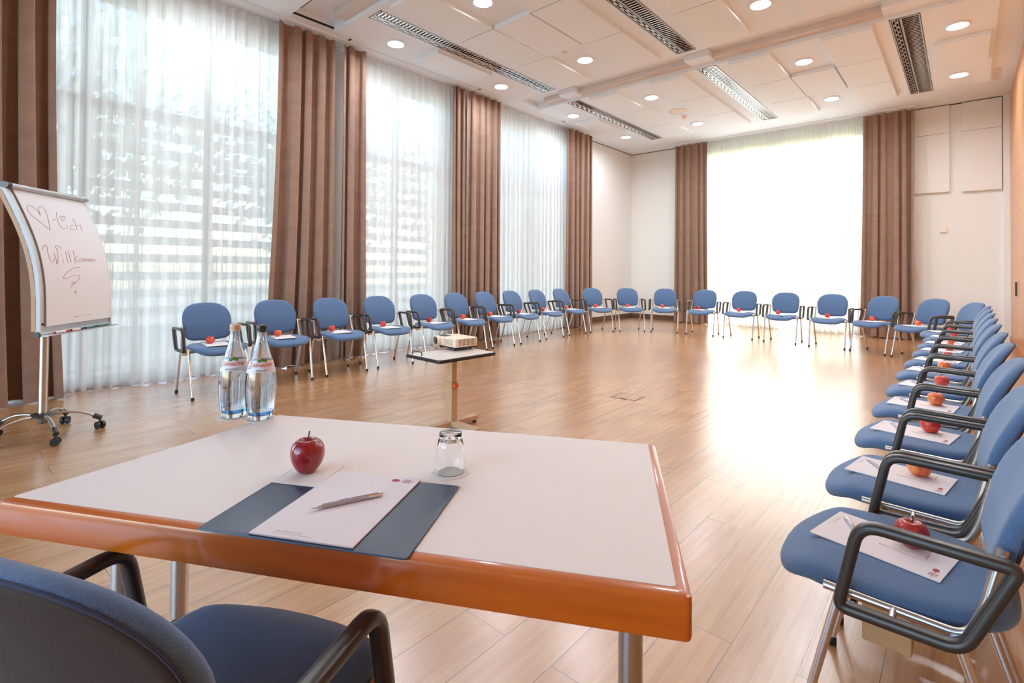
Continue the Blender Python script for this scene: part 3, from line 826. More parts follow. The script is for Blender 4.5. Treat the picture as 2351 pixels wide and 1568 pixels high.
BACKROW = [(-5.644, 9.013, -29.8), (-5.228, 9.616, -47.8), (-4.625, 9.985, -67.6), (-3.873, 10.065, -83.2), (-3.144, 10.074, -88.5), (-2.414, 10.001, -90.1), (-1.680, 9.906, -92.2), (-1.035, 9.745, -113.0), (-.462, 9.375, -129.0), (-.125, 8.68, -153.5)]
WOODROW = [(-.105, 1.740, 180), (-.105, 2.380, 180), (-.105, 3.075, 180), (-.110, 3.740, 180), (-.105, 4.400, 180), (-.105, 5.100, 180), (-.100, 5.775, 180), (-.090, 6.530, 180), (-.085, 7.235, 180), (-.075, 7.960, 180)]
SEATS = []
for k, (x, y, d) in enumerate(WINROW):
    w = '%s chair from the flip chart in the window row' % ORD[k + 1]; chair(x, y, d, 'blue upholstered armchair, ' + w); SEATS.append((x, y, d, w, 'win', k))
for k, (x, y, d) in enumerate(BACKROW):
    w = '%s chair from the left room corner in the back row' % ORD[k + 1]; chair(x, y, d, 'blue upholstered armchair, ' + w); SEATS.append((x, y, d, w, 'back', k))
for k, (x, y, d) in enumerate(WOODROW):
    w = '%s chair from the front in the right-hand row' % ORD[k + 1]; c = chair(x, y, d, 'blue upholstered armchair, ' + w); SEATS.append((x, y, d, w, 'wood', k))
    if k < 2:
        o = obj('seat_block', box(-.005, -.02, .262, .100, .10, .412, .004), M['block'], c); o['label'] = 'pale wooden block under the seat'
chair(-.999, .318, 114.1, 'blue armchair seen from behind, pushed up to the desk in the foreground')

# ------------------------------------------------------------------ things laid on the seats
def apple_parts(parent, m, k=0, stem=True, taper=.10):
    prof = []
    for i in range(23):
        a = -PI / 2 + PI * i / 22
        r = .0395 * math.cos(a) ** .82 if math.cos(a) > 1e-6 else 0
        z = .037 + .037 * math.sin(a)
        r *= 1 + taper * math.sin(a)
        z -= .013 * math.exp(-(r / .011) ** 2) if a > 0 else -.007 * math.exp(-(r / .010) ** 2)
        prof.append((max(r, .0008), z))
    bm = lathe(prof, 28)
    for v in bm.verts:
        an = math.atan2(v.co.y, v.co.x); q = 1 + .022 * math.cos(5 * an + k) * (1 - v.co.z / .09) + .02 * math.cos(an + 1.7 * k)
        v.co.x *= q; v.co.y *= q
    zmin = min(v.co.z for v in bm.verts)
    for v in bm.verts: v.co.z -= zmin
    o = obj('apple_body' if parent else 'apple', bm, m, parent, True, 180)
    if stem: obj('stem', tube([(0, 0, .056), (.001, .001, .068), (.004, .002, .084)], [.0012, .0012, .0019], 7), M['stem'], parent, True)
    return o
def apple_proto(m, k):
    t = thing('apple', '', 'apple', group='apples laid out on the seats'); apple_parts(t, m, k); return t
APPLES = [apple_proto(M['apple_red'], 0), apple_proto(M['apple_orange'], 1), apple_proto(M['apple_dark'], 2)]
a_used = [False] * 3
def place_apple(kind, x, y, z, rz, tilt, label):
    if not a_used[kind]:
        a_used[kind] = True; o = APPLES[kind]; o.location = (x, y, z); o['label'] = label
    else: o = dup(APPLES[kind], (x, y, z), rz, label)
    o.rotation_euler = (tilt[0], tilt[1], rz); return o

def logo_bm(size=1.0):
    """oval emblem beside three short lines of lettering"""
    bm = bmesh.new()
    add_lathe(bm, [(.0085, 0), (.0085, .00012)], 24)
    bmesh.ops.transform(bm, matrix=Matrix.Diagonal((1.0, .72, 1, 1)), verts=bm.verts[:])
    for s, y in (('Best', .0042), ('Western', -.0016), ('PLUS', -.0074)):
        b2 = text_bm(s, .0072, .00006, 'CENTER'); merge(bm, b2, Matrix.Translation((.024, y, .0001)))
    bmesh.ops.transform(bm, matrix=Matrix.Diagonal((size, size, 1, 1)), verts=bm.verts[:])
    return bm
def pad_parts(t):
    sh = obj('paper_stack', box(-.105, -.1485, 0, .105, .1485, .003, .0004), M['paper'], t)
    obj('printed_logo', logo_bm(1.15), M['ink_red'], t).location = (.052, .128, .0031)
    bm = text_bm('Best Western Hotels', .006, .00004); merge(bm, box(-.003, -.006, 0, .075, -.0054, .0001))
    o = obj('printed_footer', bm, M['ink_grey'], t); o.location = (-.06, -.132, .0031)
    return sh
pad0 = thing('notepad', '', 'notepad', group='white notepads on the seats'); pad_parts(pad0); pad_used = False
def place_pad(x, y, z, rz, label):
    global pad_used
    if not pad_used:
        pad_used = True; pad0.location = (x, y, z); pad0.rotation_euler = (0, 0, rz); pad0['label'] = label
    else: dup(pad0, (x, y, z), rz, label)
nap0 = None
def place_napkin(x, y, z, rz, label):
    global nap0
    if nap0 is None:
        bm = bmesh.new()
        for k in range(2): add_box(bm, -.052 + .0006 * k, -.045, .0009 * k, .052, .045 - .0008 * k, .0009 * k + .0008, bevel=.0002, seg=1)
        nap0 = obj('napkin', bm, M['napkin']); o = nap0
    else:
        o = nap0.copy(); COL.objects.link(o)
    o.location = (x, y, z); o.rotation_euler = (0, 0, rz); tag(o, label, 'napkin', 'folded white napkins on the notepads')
def pen_parts(t):
    obj('barrel', lathe([(.0040, 0), (.0048, .006), (.0050, .05), (.0050, .094)], 16, axis='x', center=(-.048, 0, .005)), M['pen'], t, True, 50)
    obj('tip', lathe([(.0006, 0), (.0011, .004), (.0040, .022)], 16, axis='x', center=(-.070, 0, .005)), M['chrome'], t, True, 50)
    obj('push_button', lathe([(.0050, 0), (.0050, .020), (.0034, .021), (.0034, .030)], 16, axis='x', center=(.046, 0, .005)), M['chrome'], t, True, 50)
    obj('clip', box(.012, -.0012, .0098, .062, .0012, .0112, .0003), M['chrome'], t)
    obj('printed_mark', box(-.012, -.0010, .0098, .004, .0010, .0101), M['ink_dark'], t)
pen0 = thing('ballpoint_pen', '', 'pen', group='white pens on the seats'); pen_parts(pen0); pen_used = False
def place_pen(x, y, z, rz, label):
    global pen_used
    if not pen_used:
        pen_used = True; pen0.location = (x, y, z); pen0.rotation_euler = (0, 0, rz); pen0['label'] = label
    else: dup(pen0, (x, y, z), rz, label)
KIND = {'win': [0, 1, 0, 0, 2, 1, 0, 2, 0, 1], 'back': [0, 0, 0, 2, 0, 0, 0, 0, 1, 0], 'wood': [2, 1, 0, 1, 0, 1, 2, 0, 1, 0]}
COLR = ['red', 'orange-red', 'dark red']
ZS = .4806
rnd = random.Random(5)
for x, y, d, w, row, k in SEATS:
    th = math.radians(d); c, s = math.cos(th), math.sin(th)
    P = lambda f, l: (x + f * c - l * s, y + f * s + l * c)
    kd = KIND[row][k]
    if row == 'wood': ja, jf, jl = (math.radians([12, 9, 10, 7, 11, 8, 10, 9, 8, 9][k]), rnd.uniform(-.008, .008), rnd.uniform(-.01, .01))
    else: ja, jf, jl = math.radians(rnd.uniform(2, 12)), rnd.uniform(-.015, .01), rnd.uniform(-.012, .012)
    # the pad's foot points to the front of the seat
    px, py = P(.070 + jf, -.013 + jl); place_pad(px, py, ZS, th + PI / 2 - ja * -1.0 + 0.0 if False else th + PI / 2 - ja, 'white notepad on the ' + w)
    zn = ZS + .0036
    if row == 'wood':
        if k < 8:
            nx, ny = P(.022 + jf, -.030 + jl); place_napkin(nx, ny, zn, th - ja * .8, 'folded napkin on the ' + w)
        if k < 7:
            qx, qy = P(.145 + jf, -.036 + jl); place_pen(qx, qy, zn, th + math.radians(-67 + [0, 6, -4, 8, 3, -6, 5][k]), 'white ballpoint pen on the ' + w)
        ax, ay = P(.010 + jf, -.036 + jl); za = zn + .0019
    else:
        ax, ay = P(.0 + jf, -.062 + jl + rnd.uniform(-.02, .02)); za = zn
    tl = (0, 0) if row == 'wood' and k in (0, 3, 4) else (rnd.uniform(-.12, .12), rnd.uniform(-.12, .12))
    place_apple(kd, ax, ay, za, rnd.uniform(0, 6.28), tl, COLR[kd] + ' apple on the ' + w)

# ------------------------------------------------------------------ desk in the foreground
TC = [(-1.512, .090), (-.3046, .7600), (-.6559, 1.3607), (-1.7188, .7690)]
TZ = .740
t = thing('desk', 'large table with grey laminate top and orange wood edging in the foreground', 'table', (0, 0, 0))
def inset_corners(C, ds):
    C = [Vector((c[0], c[1])) for c in C]; L = []
    for i in range(len(C)):
        a, b = C[i], C[(i + 1) % len(C)]; d = (b - a).normalized(); L.append((a + Vector((-d.y, d.x)) * ds[i], d))
    out = []
    for i in range(len(C)):
        (a, d), (b, e) = L[i - 1], L[i]; t_ = ((b.x - a.x) * e.y - (b.y - a.y) * e.x) / (d.x * e.y - d.y * e.x); out.append(tuple(a + d * t_))
    return out
obj('tabletop', slab(inset_corners(TC, (.024, .021, .005, .004)), .008, [(0, TZ - .030), (0, TZ + .0002), (.0006, TZ + .0006)], n=4), M['lam'], t)
bm = bmesh.new()
prof = [(.0245, TZ - .070), (.006, TZ - .070), (.0015, TZ - .067), (0, TZ - .061), (0, TZ - .008), (.002, TZ - .0025), (.007, TZ - .0002), (.0235, TZ)]
add_slab(bm, TC, .014, prof, cap_top=False, cap_bot=False, n=4)
obj('edge_band', bm, M['orange'], t, True, 35)
obj('underside', slab(TC, .014, [(.026, TZ - .064), (.026, TZ - .032)], n=4), M['woodbase'], t)
for x, y in ((-.425, .790), (-1.41, .285), (-1.52, .43), (-.655, 1.245)):
    l = obj('leg', lathe([(.0200, .012), (.0200, TZ - .064)], 24, center=(x, y, 0)), M['steel'], t, True, 50)
    obj('foot_cap', lathe([(.020, 0), (.021, .003), (.021, .016), (.019, .018)], 20, center=(x, y, 0)), M['foot'], l, True, 50)
    obj('leg_collar', lathe([(.030, TZ - .070), (.030, TZ - .064)], 20, center=(x, y, 0)), M['steel'], l)

Zt = TZ + .0006
# leather desk pad
A, B, C_, D = Vector((-1.073, .329)), Vector((-.700, .531)), Vector((-.850, .790)), Vector((-1.222, .585))
ctr = (A + B + C_ + D) / 4
o = obj('desk_pad', slab([tuple(A), tuple(B), tuple(C_), tuple(D)], .006, [(.001, Zt + .0003), (0, Zt + .0012), (.0012, Zt + .0034), (.006, Zt + .0042), (.008, Zt + .0036), (.010, Zt + .0040)], n=3), M['leather'], None, True, 30)
tag(o, 'navy leather desk pad lying at the near edge of the table', 'desk pad')
ra = math.atan2(B.y - A.y, B.x - A.x)
pc = (Vector((-.979, .389)) + Vector((-.796, .486)) + Vector((-.931, .742)) + Vector((-1.121, .649))) / 4
t = thing('notepad', 'white notepad with a red printed logo on the navy desk pad', 'notepad', (pc.x, pc.y, Zt + .0044), ra)
pad_parts(t)
d = Vector((-.923, .631)) - Vector((-.967, .500)); pm = (Vector((-.923, .631)) + Vector((-.967, .500))) / 2
t = thing('ballpoint_pen', 'white ballpoint pen with silver tip lying on the notepad on the desk', 'pen', (pm.x - .006, pm.y, Zt + .0076), math.atan2(d.y, d.x)); pen_parts(t)
bm = bmesh.new()
for k in range(2): add_box(bm, -.056, -.058, .0012 * k, .056 - .001 * k, .058, .0012 * k + .0009, bevel=.0003, seg=1)
for v in bm.verts: v.co.z += .003 * max(0, (v.co.x + v.co.y) / .11) ** 2
o = obj('napkin', bm, M['napkin']); o.location = (-1.152, .590, Zt + .0044); o.rotation_euler = (0, 0, math.radians(29)); tag(o, 'cream paper napkin under the dark red apple on the desk', 'napkin')
t = thing('apple', 'large dark red apple standing on a napkin on the desk', 'apple', (-1.165, .590, Zt + .0082), .6)
apple_parts(t, M['apple_crimson'], 3, taper=.17); t.scale = (.96, .96, 1.14)
# upside-down tumbler on a paper coaster
def coaster(x, y, label, r=.047):
    bm = lathe([(r, 0), (r, .0012), (r * .82, .0018), (.001, .0018)], 40)
    for v in bm.verts:
        if math.hypot(v.co.x, v.co.y) > r * .95:
            q = 1 + .012 * math.cos(20 * math.atan2(v.co.y, v.co.x)); v.co.x *= q; v.co.y *= q
    o = obj('paper_coaster', bm, M['napkin'], None, True, 30); o.location = (x, y, Zt + .0002); tag(o, label, 'coaster', 'round paper coasters on the desk')
coaster(-.932, .833, 'round paper coaster under the upturned tumbler')
coaster(-1.800, .658, 'round paper coaster under the bottle with the tan cap'); coaster(-1.712, .707, 'round paper coaster under the bottle with the black cap')
bm = lathe([(.0345, 0), (.0352, .001), (.0350, .03), (.0325, .060), (.0290, .078), (.0270, .080), (.0272, .092), (.0262, .094), (.001, .0935)], 40, cap0=False)
add_lathe(bm, [(.0345, 0), (.0332, .001), (.0330, .03), (.0308, .058), (.0270, .074), (.015, .0795), (.001, .080)], 40, cap0=False)
bmesh.ops.remove_doubles(bm, verts=bm.verts[:], dist=.00005)
o = obj('tumbler', bm, M['tumbler'], None, True, 40); o.location = (-.932, .833, Zt + .0022); tag(o, 'clear drinking glass turned upside down on a coaster on the desk', 'glass')

# water bottles
BP = [(.0300, 0), (.0335, .002), (.0375, .012), (.0415, .028), (.0440, .050), (.0460, .075), (.0470, .100), (.0460, .125), (.0435, .145), (.0395, .165), (.0335, .188), (.0270, .210), (.0215, .230), (.0175, .248), (.0152, .264), (.0146, .278), (.0146, .292)]
def bprof(z):
    for (r0, z0), (r1, z1) in zip(BP[:-1], BP[1:]):
        if z0 <= z <= z1: return r0 + (r1 - r0) * (z - z0) / (z1 - z0)
    return BP[-1][0]
def on_bottle(bm, z0, off, a0):
    """wrap flat lettering (x along, y up) round the shoulder"""
    for v in bm.verts:
        z = z0 + v.co.y * .98; r = bprof(z) + off + v.co.z; a = a0 + v.co.x / (bprof(z0))
        v.co = Vector((r * math.cos(a), r * math.sin(a), z))
    return bm
def bottle(x, y, cap, line, label, face):
    t = thing('water_bottle', label, 'bottle', (x, y, Zt + .0022), 0, 'glass mineral water bottles on the desk')
    outer = [(.004, .004), (.028, .004)] + BP
    inner = [(max(r - .0028, .001), z) for r, z in BP if z > .02]; inner[0] = (inner[0][0], .016)
    bm = bmesh.new()
    add_lathe(bm, [(.001, .0)] + BP + [(.0122, .292)] + [(r, z) for r, z in reversed(inner)] + [(.02, .013), (.001, .016)], 96, cap0=True, cap1=True)
    obj('glass_body', bm, M['bottleglass'], t, True, 60)
    obj('base_tint', lathe([(.001, .0165)] + [(bprof(z) - .0034, z) for z in (.0172, .022, .027)] + [(.001, .027)], 96), M['bottlebase'], t, True, 60)
    wl_ = [(bprof(z) - .0034, z) for z in (.0275, .05, .075, .100, .125, .145, .165, .188, .210, .230, .248)]
    obj('water', lathe([(.001, .0275)] + wl_ + [(.001, .248)], 96), M['water'], t, True, 60)
    # paper label on the shoulder
    bm = bmesh.new(); rows = []
    for z in (.150, .160, .170, .180, .187): rows.append([bm.verts.new(((bprof(z + .006 * math.cos(q * 1.1)) + .0006) * math.cos(face + q), (bprof(z + .006 * math.cos(q * 1.1)) + .0006) * math.sin(face + q), z + .006 * math.cos(q * 1.1))) for q in [(-1.75 + 3.5 * k / 30) for k in range(31)]])
    for i in range(4):
        for j in range(30): bm.faces.new((rows[i][j], rows[i][j + 1], rows[i + 1][j + 1], rows[i + 1][j]))
    lb = obj('label', bm, M['label'], t, True, 180)
    bm = bmesh.new(); rows = []
    for z in (.187, .193): rows.append([bm.verts.new(((bprof(z + .006 * math.cos(q * 1.1)) + .0006) * math.cos(face + q), (bprof(z + .006 * math.cos(q * 1.1)) + .0006) * math.sin(face + q), z + .006 * math.cos(q * 1.1))) for q in [(-1.75 + 3.5 * k / 30) for k in range(31)]])
    for j in range(30): bm.faces.new((rows[0][j], rows[0][j + 1], rows[1][j + 1], rows[1][j]))
    obj('label_band', bm, M['label_band'], lb, True, 180)
    bm = text_bm('Teinacher', .0205, 0, 'CENTER'); merge(bm, text_bm('Teinacher', .0205, 0, 'CENTER'), Matrix.Translation((.0007, .0003, 0)))
    obj('brand_lettering', on_bottle(bm, .172, .0011, face), M['label_orange'], lb)
    obj('variety_lettering', on_bottle(text_bm(line, .0085, 0, 'CENTER'), .158, .0011, face), M['label_navy'], lb)
    obj('number_lettering', on_bottle(text_bm('25', .0150, 0, 'CENTER', .3), .166, .0011, face - 1.05), M['label_navy'], lb)
    bm = bmesh.new()
    for dx, dy, r in ((-.006, .0, .0062), (.003, .003, .0068), (.011, .001, .0058)):
        p = [bm.verts.new((dx + r * (1 + .22 * math.cos(5 * a)) * math.cos(a), dy + .75 * r * (1 + .22 * math.cos(5 * a)) * math.sin(a), 0)) for a in [2 * PI * k / 20 for k in range(20)]]
        bm.faces.new(p)
    obj('leaf_emblem', on_bottle(bm, .190, .0012, face), M['label_green'], lb)
    # cap
    bm = bmesh.new(); seg = 40
    prof = [(.0152, .280), (.0162, .2805), (.0162, .286), (.0157, .287), (.0162, .288), (.0162, .300), (.0150, .302), (.001, .3022)]
    add_lathe(bm, prof, seg)
    obj('cap', bm, cap, t, True, 35)
bottle(-1.800, .658, M['cap_tan'], 'NATURELL', 'clear water bottle with tan cap on the far left corner of the desk', math.radians(-30))
bottle(-1.712, .707, M['cap_black'], 'MEDIUM', 'clear water bottle with black cap, right of the tan-capped one', math.radians(-22))

# ------------------------------------------------------------------ projector on its stand
SX0, SY0, SZT = -2.985, 2.675, .582
t = thing('projector_stand', 'low height-adjustable beige stand with black-edged grey top', 'stand', (SX0, SY0, 0), math.radians(-2))
cs = [(-.208, -.288), (.208, -.288), (.208, .288), (-.208, .288)]
obj('tabletop', slab(cs, .035, [(.010, SZT - .021), (.010, SZT)], n=5), M['standtop'], t)
obj('edge_strip', slab(cs, .035, [(.011, SZT - .024), (.002, SZT - .024), (0, SZT - .021), (0, SZT - .003), (.002, SZT), (.0105, SZT + .0005)], n=5, cap_top=False), M['projblack'], t, True, 35)
p = obj('column', box(-.036, -.030, .05, .036, .030, .36, .004), M['stand'], t)
obj('inner_column', box(-.031, -.025, .36, .031, .025, SZT - .024, .003), M['stand'], p)
obj('top_bracket', box(-.12, -.10, SZT - .032, .12, .10, SZT - .0245, .002), M['stand'], t)
obj('knob', lathe([(.008, 0), (.024, .006), (.026, .014), (.022, .022), (.004, .024)], 20, axis='x', center=(.036, .0, .335)), M['knob'], t, True)
obj('foot_bar', box(-.036, -.03, .02, .30, .03, .062, .006), M['stand'], t)
obj('foot_bar', box(-.030, -.26, .02, .030, .26, .060, .006), M['stand'], t)
for x, y in ((.28, 0), (0, -.24), (0, .24)): obj('glide', lathe([(.016, 0), (.016, .02)], 14, center=(x, y, 0)), M['foot'], t)
obj('end_rail', tube(fillet([(-.165, -.255, SZT - .002), (-.165, -.255, SZT + .028), (-.045, -.255, SZT + .028), (-.045, -.255, SZT - .002)], .012, False, 4), .0042, 8), M['plastic'], t, True)

C0 = Vector((-3.015, 2.735)); PZ = SZT + .0012
t = thing('projector', 'cream video projector with a round lens on the low stand', 'projector', (C0.x, C0.y, PZ), math.radians(-6.3))
# local: front face along -x from the corner, side along +y
obj('housing', box(-.295, .0, .026, .0, .225, .098, .010), M['proj'], t, True, 35)
obj('underbody', box(-.275, .015, .014, -.012, .215, .030, .004), M['projblack'], t)
for x, y in ((-.24, .03), (-.05, .03), (-.24, .19), (-.05, .19)): obj('foot', lathe([(.010, 0), (.008, .016)], 12, center=(x, y, 0)), M['projblack'], t)
ln = obj('lens_ring', lathe([(.030, -.004), (.044, .0), (.045, .018), (.043, .030), (.036, .032), (.034, .012), (.001, .010)], 32, axis='y', center=(-.235, -.0, .062)), M['proj'], t, True, 40)
obj('lens', lathe([(.0355, .020), (.028, .025), (.012, .029), (.001, .030)], 28, axis='y', center=(-.235, .0, .062)), M['lens'], ln, True)
bm = bmesh.new()
for k in range(6): add_box(bm, -.165, -.0012, .040 + k * .0085, -.035, .001, .0425 + k * .0085)
obj('front_vents', bm, M['projdark'], t)
bm = bmesh.new(); add_box(bm, -.002, .03, .036, .0006, .205, .090)
g = obj('side_grille', bm, M['projdark'], t)
bm = bmesh.new()
for k in range(14): add_box(bm, -.0005, .030 + k * .01325, .036, .0018, .0335 + k * .01325, .090)
for z in (.036, .053, .0705, .0875): add_box(bm, -.0005, .03, z, .0019, .2058, z + .0025)
obj('grille_bars', bm, M['proj'], g)
obj('focus_cover', box(-.285, .02, .098, -.18, .09, .101, .001), M['projblack'], t)

# ------------------------------------------------------------------ flip chart
FP = Vector((-5.0, .53)); FA = math.radians(139.573)
flip = thing('flip_chart', 'rolling flip chart with a curved silver board and handwritten sheet', 'flip chart', (FP.x, FP.y, 0), FA)
# local: +x along the board width (away from camera), -y towards the room (board normal)
CO = (0.42166, -2.20113, 3.88279, -2.88474, 1.00157)
def prof_n(z):
    return (((CO[0] * z + CO[1]) * z + CO[2]) * z + CO[3]) * z + CO[4]
def board_strip(x0, x1, z0, z1, off, thick, n=24):
    bm = bmesh.new(); R = []
    for k in range(n + 1):
        z = z0 + (z1 - z0) * k / n; dn = (prof_n(z + .002) - prof_n(z - .002)) / .004; q = 1 / math.hypot(1, dn)
        f = lambda o: (-(prof_n(z) + o * q), z - o * q * dn)
        a, b = f(off), f(off - thick)
        R.append([bm.verts.new((x0, a[0], a[1])), bm.verts.new((x1, a[0], a[1])), bm.verts.new((x1, b[0], b[1])), bm.verts.new((x0, b[0], b[1]))])
    for i in range(n):
        for j in range(4): bm.faces.new((R[i][j], R[i][(j + 1) % 4], R[i + 1][(j + 1) % 4], R[i + 1][j]))
    bm.faces.new(list(reversed(R[0]))); bm.faces.new(R[-1])
    return bm
obj('board', board_strip(-.362, .362, .79, 1.755, -.004, .014), M['alu'], flip, True, 40)
bmf = board_strip(-.372, -.356, .785, 1.765, .004, .030); merge(bmf, board_strip(.356, .366, .785, 1.765, .004, .030))
obj('side_rail', bmf, M['rail'], flip, True, 40)
obj('back_shell', board_strip(-.372, -.30, .80, 1.75, -.019, .030), M['block'], flip, True, 40)
ps = obj('paper_sheet', board_strip(-.318, .354, .826, 1.748, .006, .008), M['flip_paper'], flip, True, 40)
yt = -prof_n(1.762)
obj('clamp_bar', tube([(-.350, yt - .012, 1.765), (.372, yt - .012, 1.765)], 1, profile=sq_profile(.052, .036, 18, 2.6), up=(0, 1, 0)), M['alu'], flip, True, 50)
for x, mm in ((-.372, 'plastic'), (.374, 'alu')): obj('bar_cap', tube([(x - .016, yt - .012, 1.765), (x + .014, yt - .012, 1.765)], 1, profile=sq_profile(.056, .040, 18, 2.6), up=(0, 1, 0)), M[mm], flip, True, 50)
yb = -prof_n(.79)
obj('pen_tray', box(-.372, yb - .052, .764, .372, yb + .012, .772, .002), M['alu'], flip)
obj('tray_bar', tube([(-.372, yb + .012, .776), (.372, yb + .012, .776)], .017, 14), M['alu'], flip, True)
obj('tray_cap', tube([(-.384, yb + .012, .776), (-.370, yb + .012, .776)], .020, 14), M['plastic'], flip, True)
obj('clip_button', lathe([(.009, 0), (.009, .006), (.004, .007)], 16, axis='y', center=(-.351, -prof_n(.844) - .002, .844)), M['plastic'], flip, True)
pol = obj('pole', lathe([(.027, .10), (.027, .80)], 24), M['steel'], flip, True, 50)
obj('board_arm', tube([(0, 0, .74), (0, yb + .03, .80), (0, -prof_n(1.05) + .03, 1.05), (0, -prof_n(1.4) + .03, 1.4)], .018, 10), M['steel'], flip, True)
hub = obj('hub', lathe([(.030, .172), (.055, .168), (.075, .158), (.078, .150), (.060, .142), (.027, .138), (.027, .095), (.001, .095)], 28), M['plastic'], flip, True, 50)
for k in range(5):
    a = math.radians(6 + 72 * k) - FA; ca, sa = math.cos(a), math.sin(a)
    pts = [(ca * r, sa * r, z) for r, z in ((.05, .150), (.12, .158), (.20, .148), (.26, .122), (.305, .095))]
    lg = obj('base_arm', tube(fillet(pts, .05, False, 4), 1, profile=sq_profile(.026, .018, 12, 2.5), up=(-sa, ca, 0)), M['steel'], flip, True, 60)
    obj('arm_cap', tube([(ca * .285, sa * .285, .106), (ca * .335, sa * .335, .078)], .019, 12), M['plastic'], lg, True)
    c_ = Vector((ca * .325, sa * .325)); b = a + 1.1 + k; u = Vector((-math.sin(b), math.cos(b)))
    bm = bmesh.new()
    for s in (-.017, .017):
        add_tube(bm, [(c_.x + u.x * (s - .009), c_.y + u.y * (s - .009), .0275), (c_.x + u.x * (s + .009), c_.y + u.y * (s + .009), .0275)], .0272, 18)
    add_tube(bm, [(c_.x, c_.y, .03), (c_.x, c_.y, .085)], .008, 10); add_tube(bm, [(c_.x - u.x * .02, c_.y - u.y * .02, .0275), (c_.x + u.x * .02, c_.y + u.y * .02, .0275)], .006, 8)
    obj('caster', bm, M['projblack'], lg, True, 50)
STROKES = [
 [(-0.155,1.484),(-0.139,1.529),(-0.121,1.583),(-0.117,1.628),(-0.132,1.648),(-0.159,1.641),(-0.176,1.621),(-0.186,1.583),(-0.196,1.615),(-0.219,1.638),(-0.25,1.642),(-0.271,1.631),(-0.282,1.609),(-0.267,1.575),(-0.231,1.543),(-0.186,1.507),(-0.155,1.484)],
 [(-0.09,1.558),(-0.05,1.566)],
 [(-0.006,1.625),(-0.03,1.585),(-0.039,1.553),(-0.037,1.523),(-0.019,1.502),(0.002,1.505)],
 [(0.01,1.562),(-0.001,1.588),(0.009,1.596),(0.025,1.596),(0.025,1.584),(0.049,1.6),(0.059,1.595),(0.042,1.576),(0.01,1.562)],
 [(0.04,1.537),(0.023,1.504)],
 [(0.114,1.541),(0.081,1.533),(0.059,1.516),(0.066,1.503),(0.104,1.508)],
 [(0.133,1.593),(0.138,1.562),(0.127,1.505)],
 [(0.131,1.529),(0.167,1.544),(0.188,1.542),(0.174,1.501)],
 [(-0.296,1.339),(-0.268,1.368),(-0.247,1.374),(-0.243,1.355),(-0.25,1.304),(-0.238,1.265),(-0.219,1.26),(-0.201,1.291)],
 [(-0.2,1.324),(-0.189,1.284),(-0.192,1.247),(-0.178,1.255),(-0.166,1.299),(-0.158,1.344),(-0.164,1.366),(-0.146,1.372),(-0.123,1.367),(-0.116,1.356)],
 [(-0.131,1.309),(-0.127,1.303)],
 [(-0.12,1.285),(-0.134,1.252)],
 [(-0.078,1.335),(-0.082,1.286),(-0.075,1.256)],
 [(-0.045,1.344),(-0.051,1.294),(-0.045,1.258)],
 [(0.001,1.344),(-0.004,1.296),(-0.007,1.253)],
 [(0.044,1.308),(0.004,1.288),(0.033,1.258)],
 [(0.06,1.289),(0.043,1.277),(0.049,1.266),(0.069,1.272),(0.07,1.286),(0.06,1.289)],
 [(0.078,1.266),(0.087,1.286),(0.1,1.288),(0.101,1.268),(0.11,1.286),(0.125,1.288),(0.125,1.267)],
 [(0.136,1.267),(0.145,1.287),(0.16,1.287),(0.158,1.267),(0.168,1.285),(0.181,1.287),(0.181,1.266)],
 [(0.19,1.268),(0.201,1.286),(0.214,1.288),(0.214,1.266)],
 [(0.036,1.22),(0.001,1.223),(-0.044,1.215),(-0.091,1.196),(-0.132,1.17),(-0.148,1.148),(-0.121,1.145),(-0.072,1.158),(-0.016,1.168),(0.016,1.164),(0.01,1.145),(-0.024,1.119),(-0.064,1.097),(-0.092,1.082)],
 [(-0.074,1.124),(-0.037,1.104)],
 [(-0.04,1.12),(-0.08,1.101)],
 [(-0.044,1.054),(-0.032,1.05),(-0.032,1.038),(-0.044,1.037),(-0.047,1.049),(-0.044,1.054)],
]
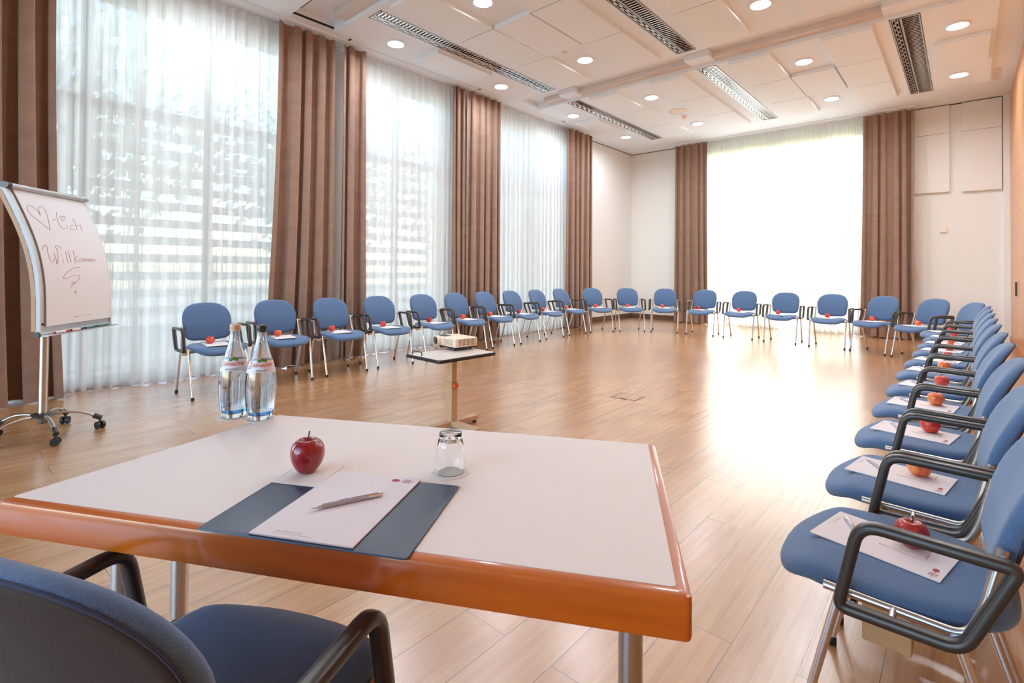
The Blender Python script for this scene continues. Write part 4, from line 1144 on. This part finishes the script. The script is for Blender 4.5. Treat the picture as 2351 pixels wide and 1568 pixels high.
def smooth_stroke(pts):
    pts = [Vector(p) for p in pts]
    if len(pts) < 3: return pts
    out = []
    for i in range(len(pts) - 1):
        p0, p1, p2, p3 = pts[max(i - 1, 0)], pts[i], pts[i + 1], pts[min(i + 2, len(pts) - 1)]
        for k in range(6):
            t = k / 6
            out.append(.5 * ((2 * p1) + (p2 - p0) * t + (2 * p0 - 5 * p1 + 4 * p2 - p3) * t * t + (3 * p1 - p0 - 3 * p2 + p3) * t ** 3))
    out.append(pts[-1]); return out
def paper_pt(x, z, o=.0066):
    dn = (prof_n(z + .002) - prof_n(z - .002)) / .004; q = 1 / math.hypot(1, dn)
    return Vector((x, -(prof_n(z) + o * q), z - o * q * dn))
bm = bmesh.new()
for st in STROKES:
    add_tube(bm, [paper_pt(p.x, p.y) for p in smooth_stroke(st)], .0015, 5)
obj('handwriting', bm, M['ink_purple'], ps)
bm = bmesh.new(); add_tube(bm, [paper_pt(-.06, .867), paper_pt(-.02, .868)], .002, 4); add_tube(bm, [paper_pt(-.012, .869), paper_pt(.119, .870)], .0009, 4)
obj('printed_line', bm, M['ink_grey'], ps)
# markers on the tray
Mx = flip.matrix_basis if False else Matrix.Translation((FP.x, FP.y, 0)) @ Matrix.Rotation(FA, 4, 'Z')
for (x0, x1, body, cap, lb) in ((-.285, -.150, 'mwhite', 'mred', 'white board marker with red cap, nearest on the flip chart tray'), (-.130, -.005, 'mwhite', 'mblack', 'board marker with black cap on the tray, next to the red-capped one'),
                               (.015, .140, 'teal', 'mblack', 'teal marker with dark cap in the middle of the flip chart tray'), (.155, .285, 'teal', 'teal', 'teal marker at the far end of the flip chart tray')):
    p = Mx @ Vector(((x0 + x1) / 2, yb - .036, .7722 + .008))
    t = thing('marker', lb, 'marker', p, FA, 'board markers on the flip chart tray'); hl = (x1 - x0) / 2
    obj('barrel', tube([(-hl, 0, 0), (hl * .35, 0, 0)], .0078, 14), M[body], t, True, 50)
    obj('cap', tube([(hl * .35, 0, 0), (hl, 0, 0)], [.0080, .0066], 14), M[cap], t, True, 50)
    obj('end_plug', tube([(-hl - .006, 0, 0), (-hl, 0, 0)], .0070, 14), M[cap], t, True, 50)
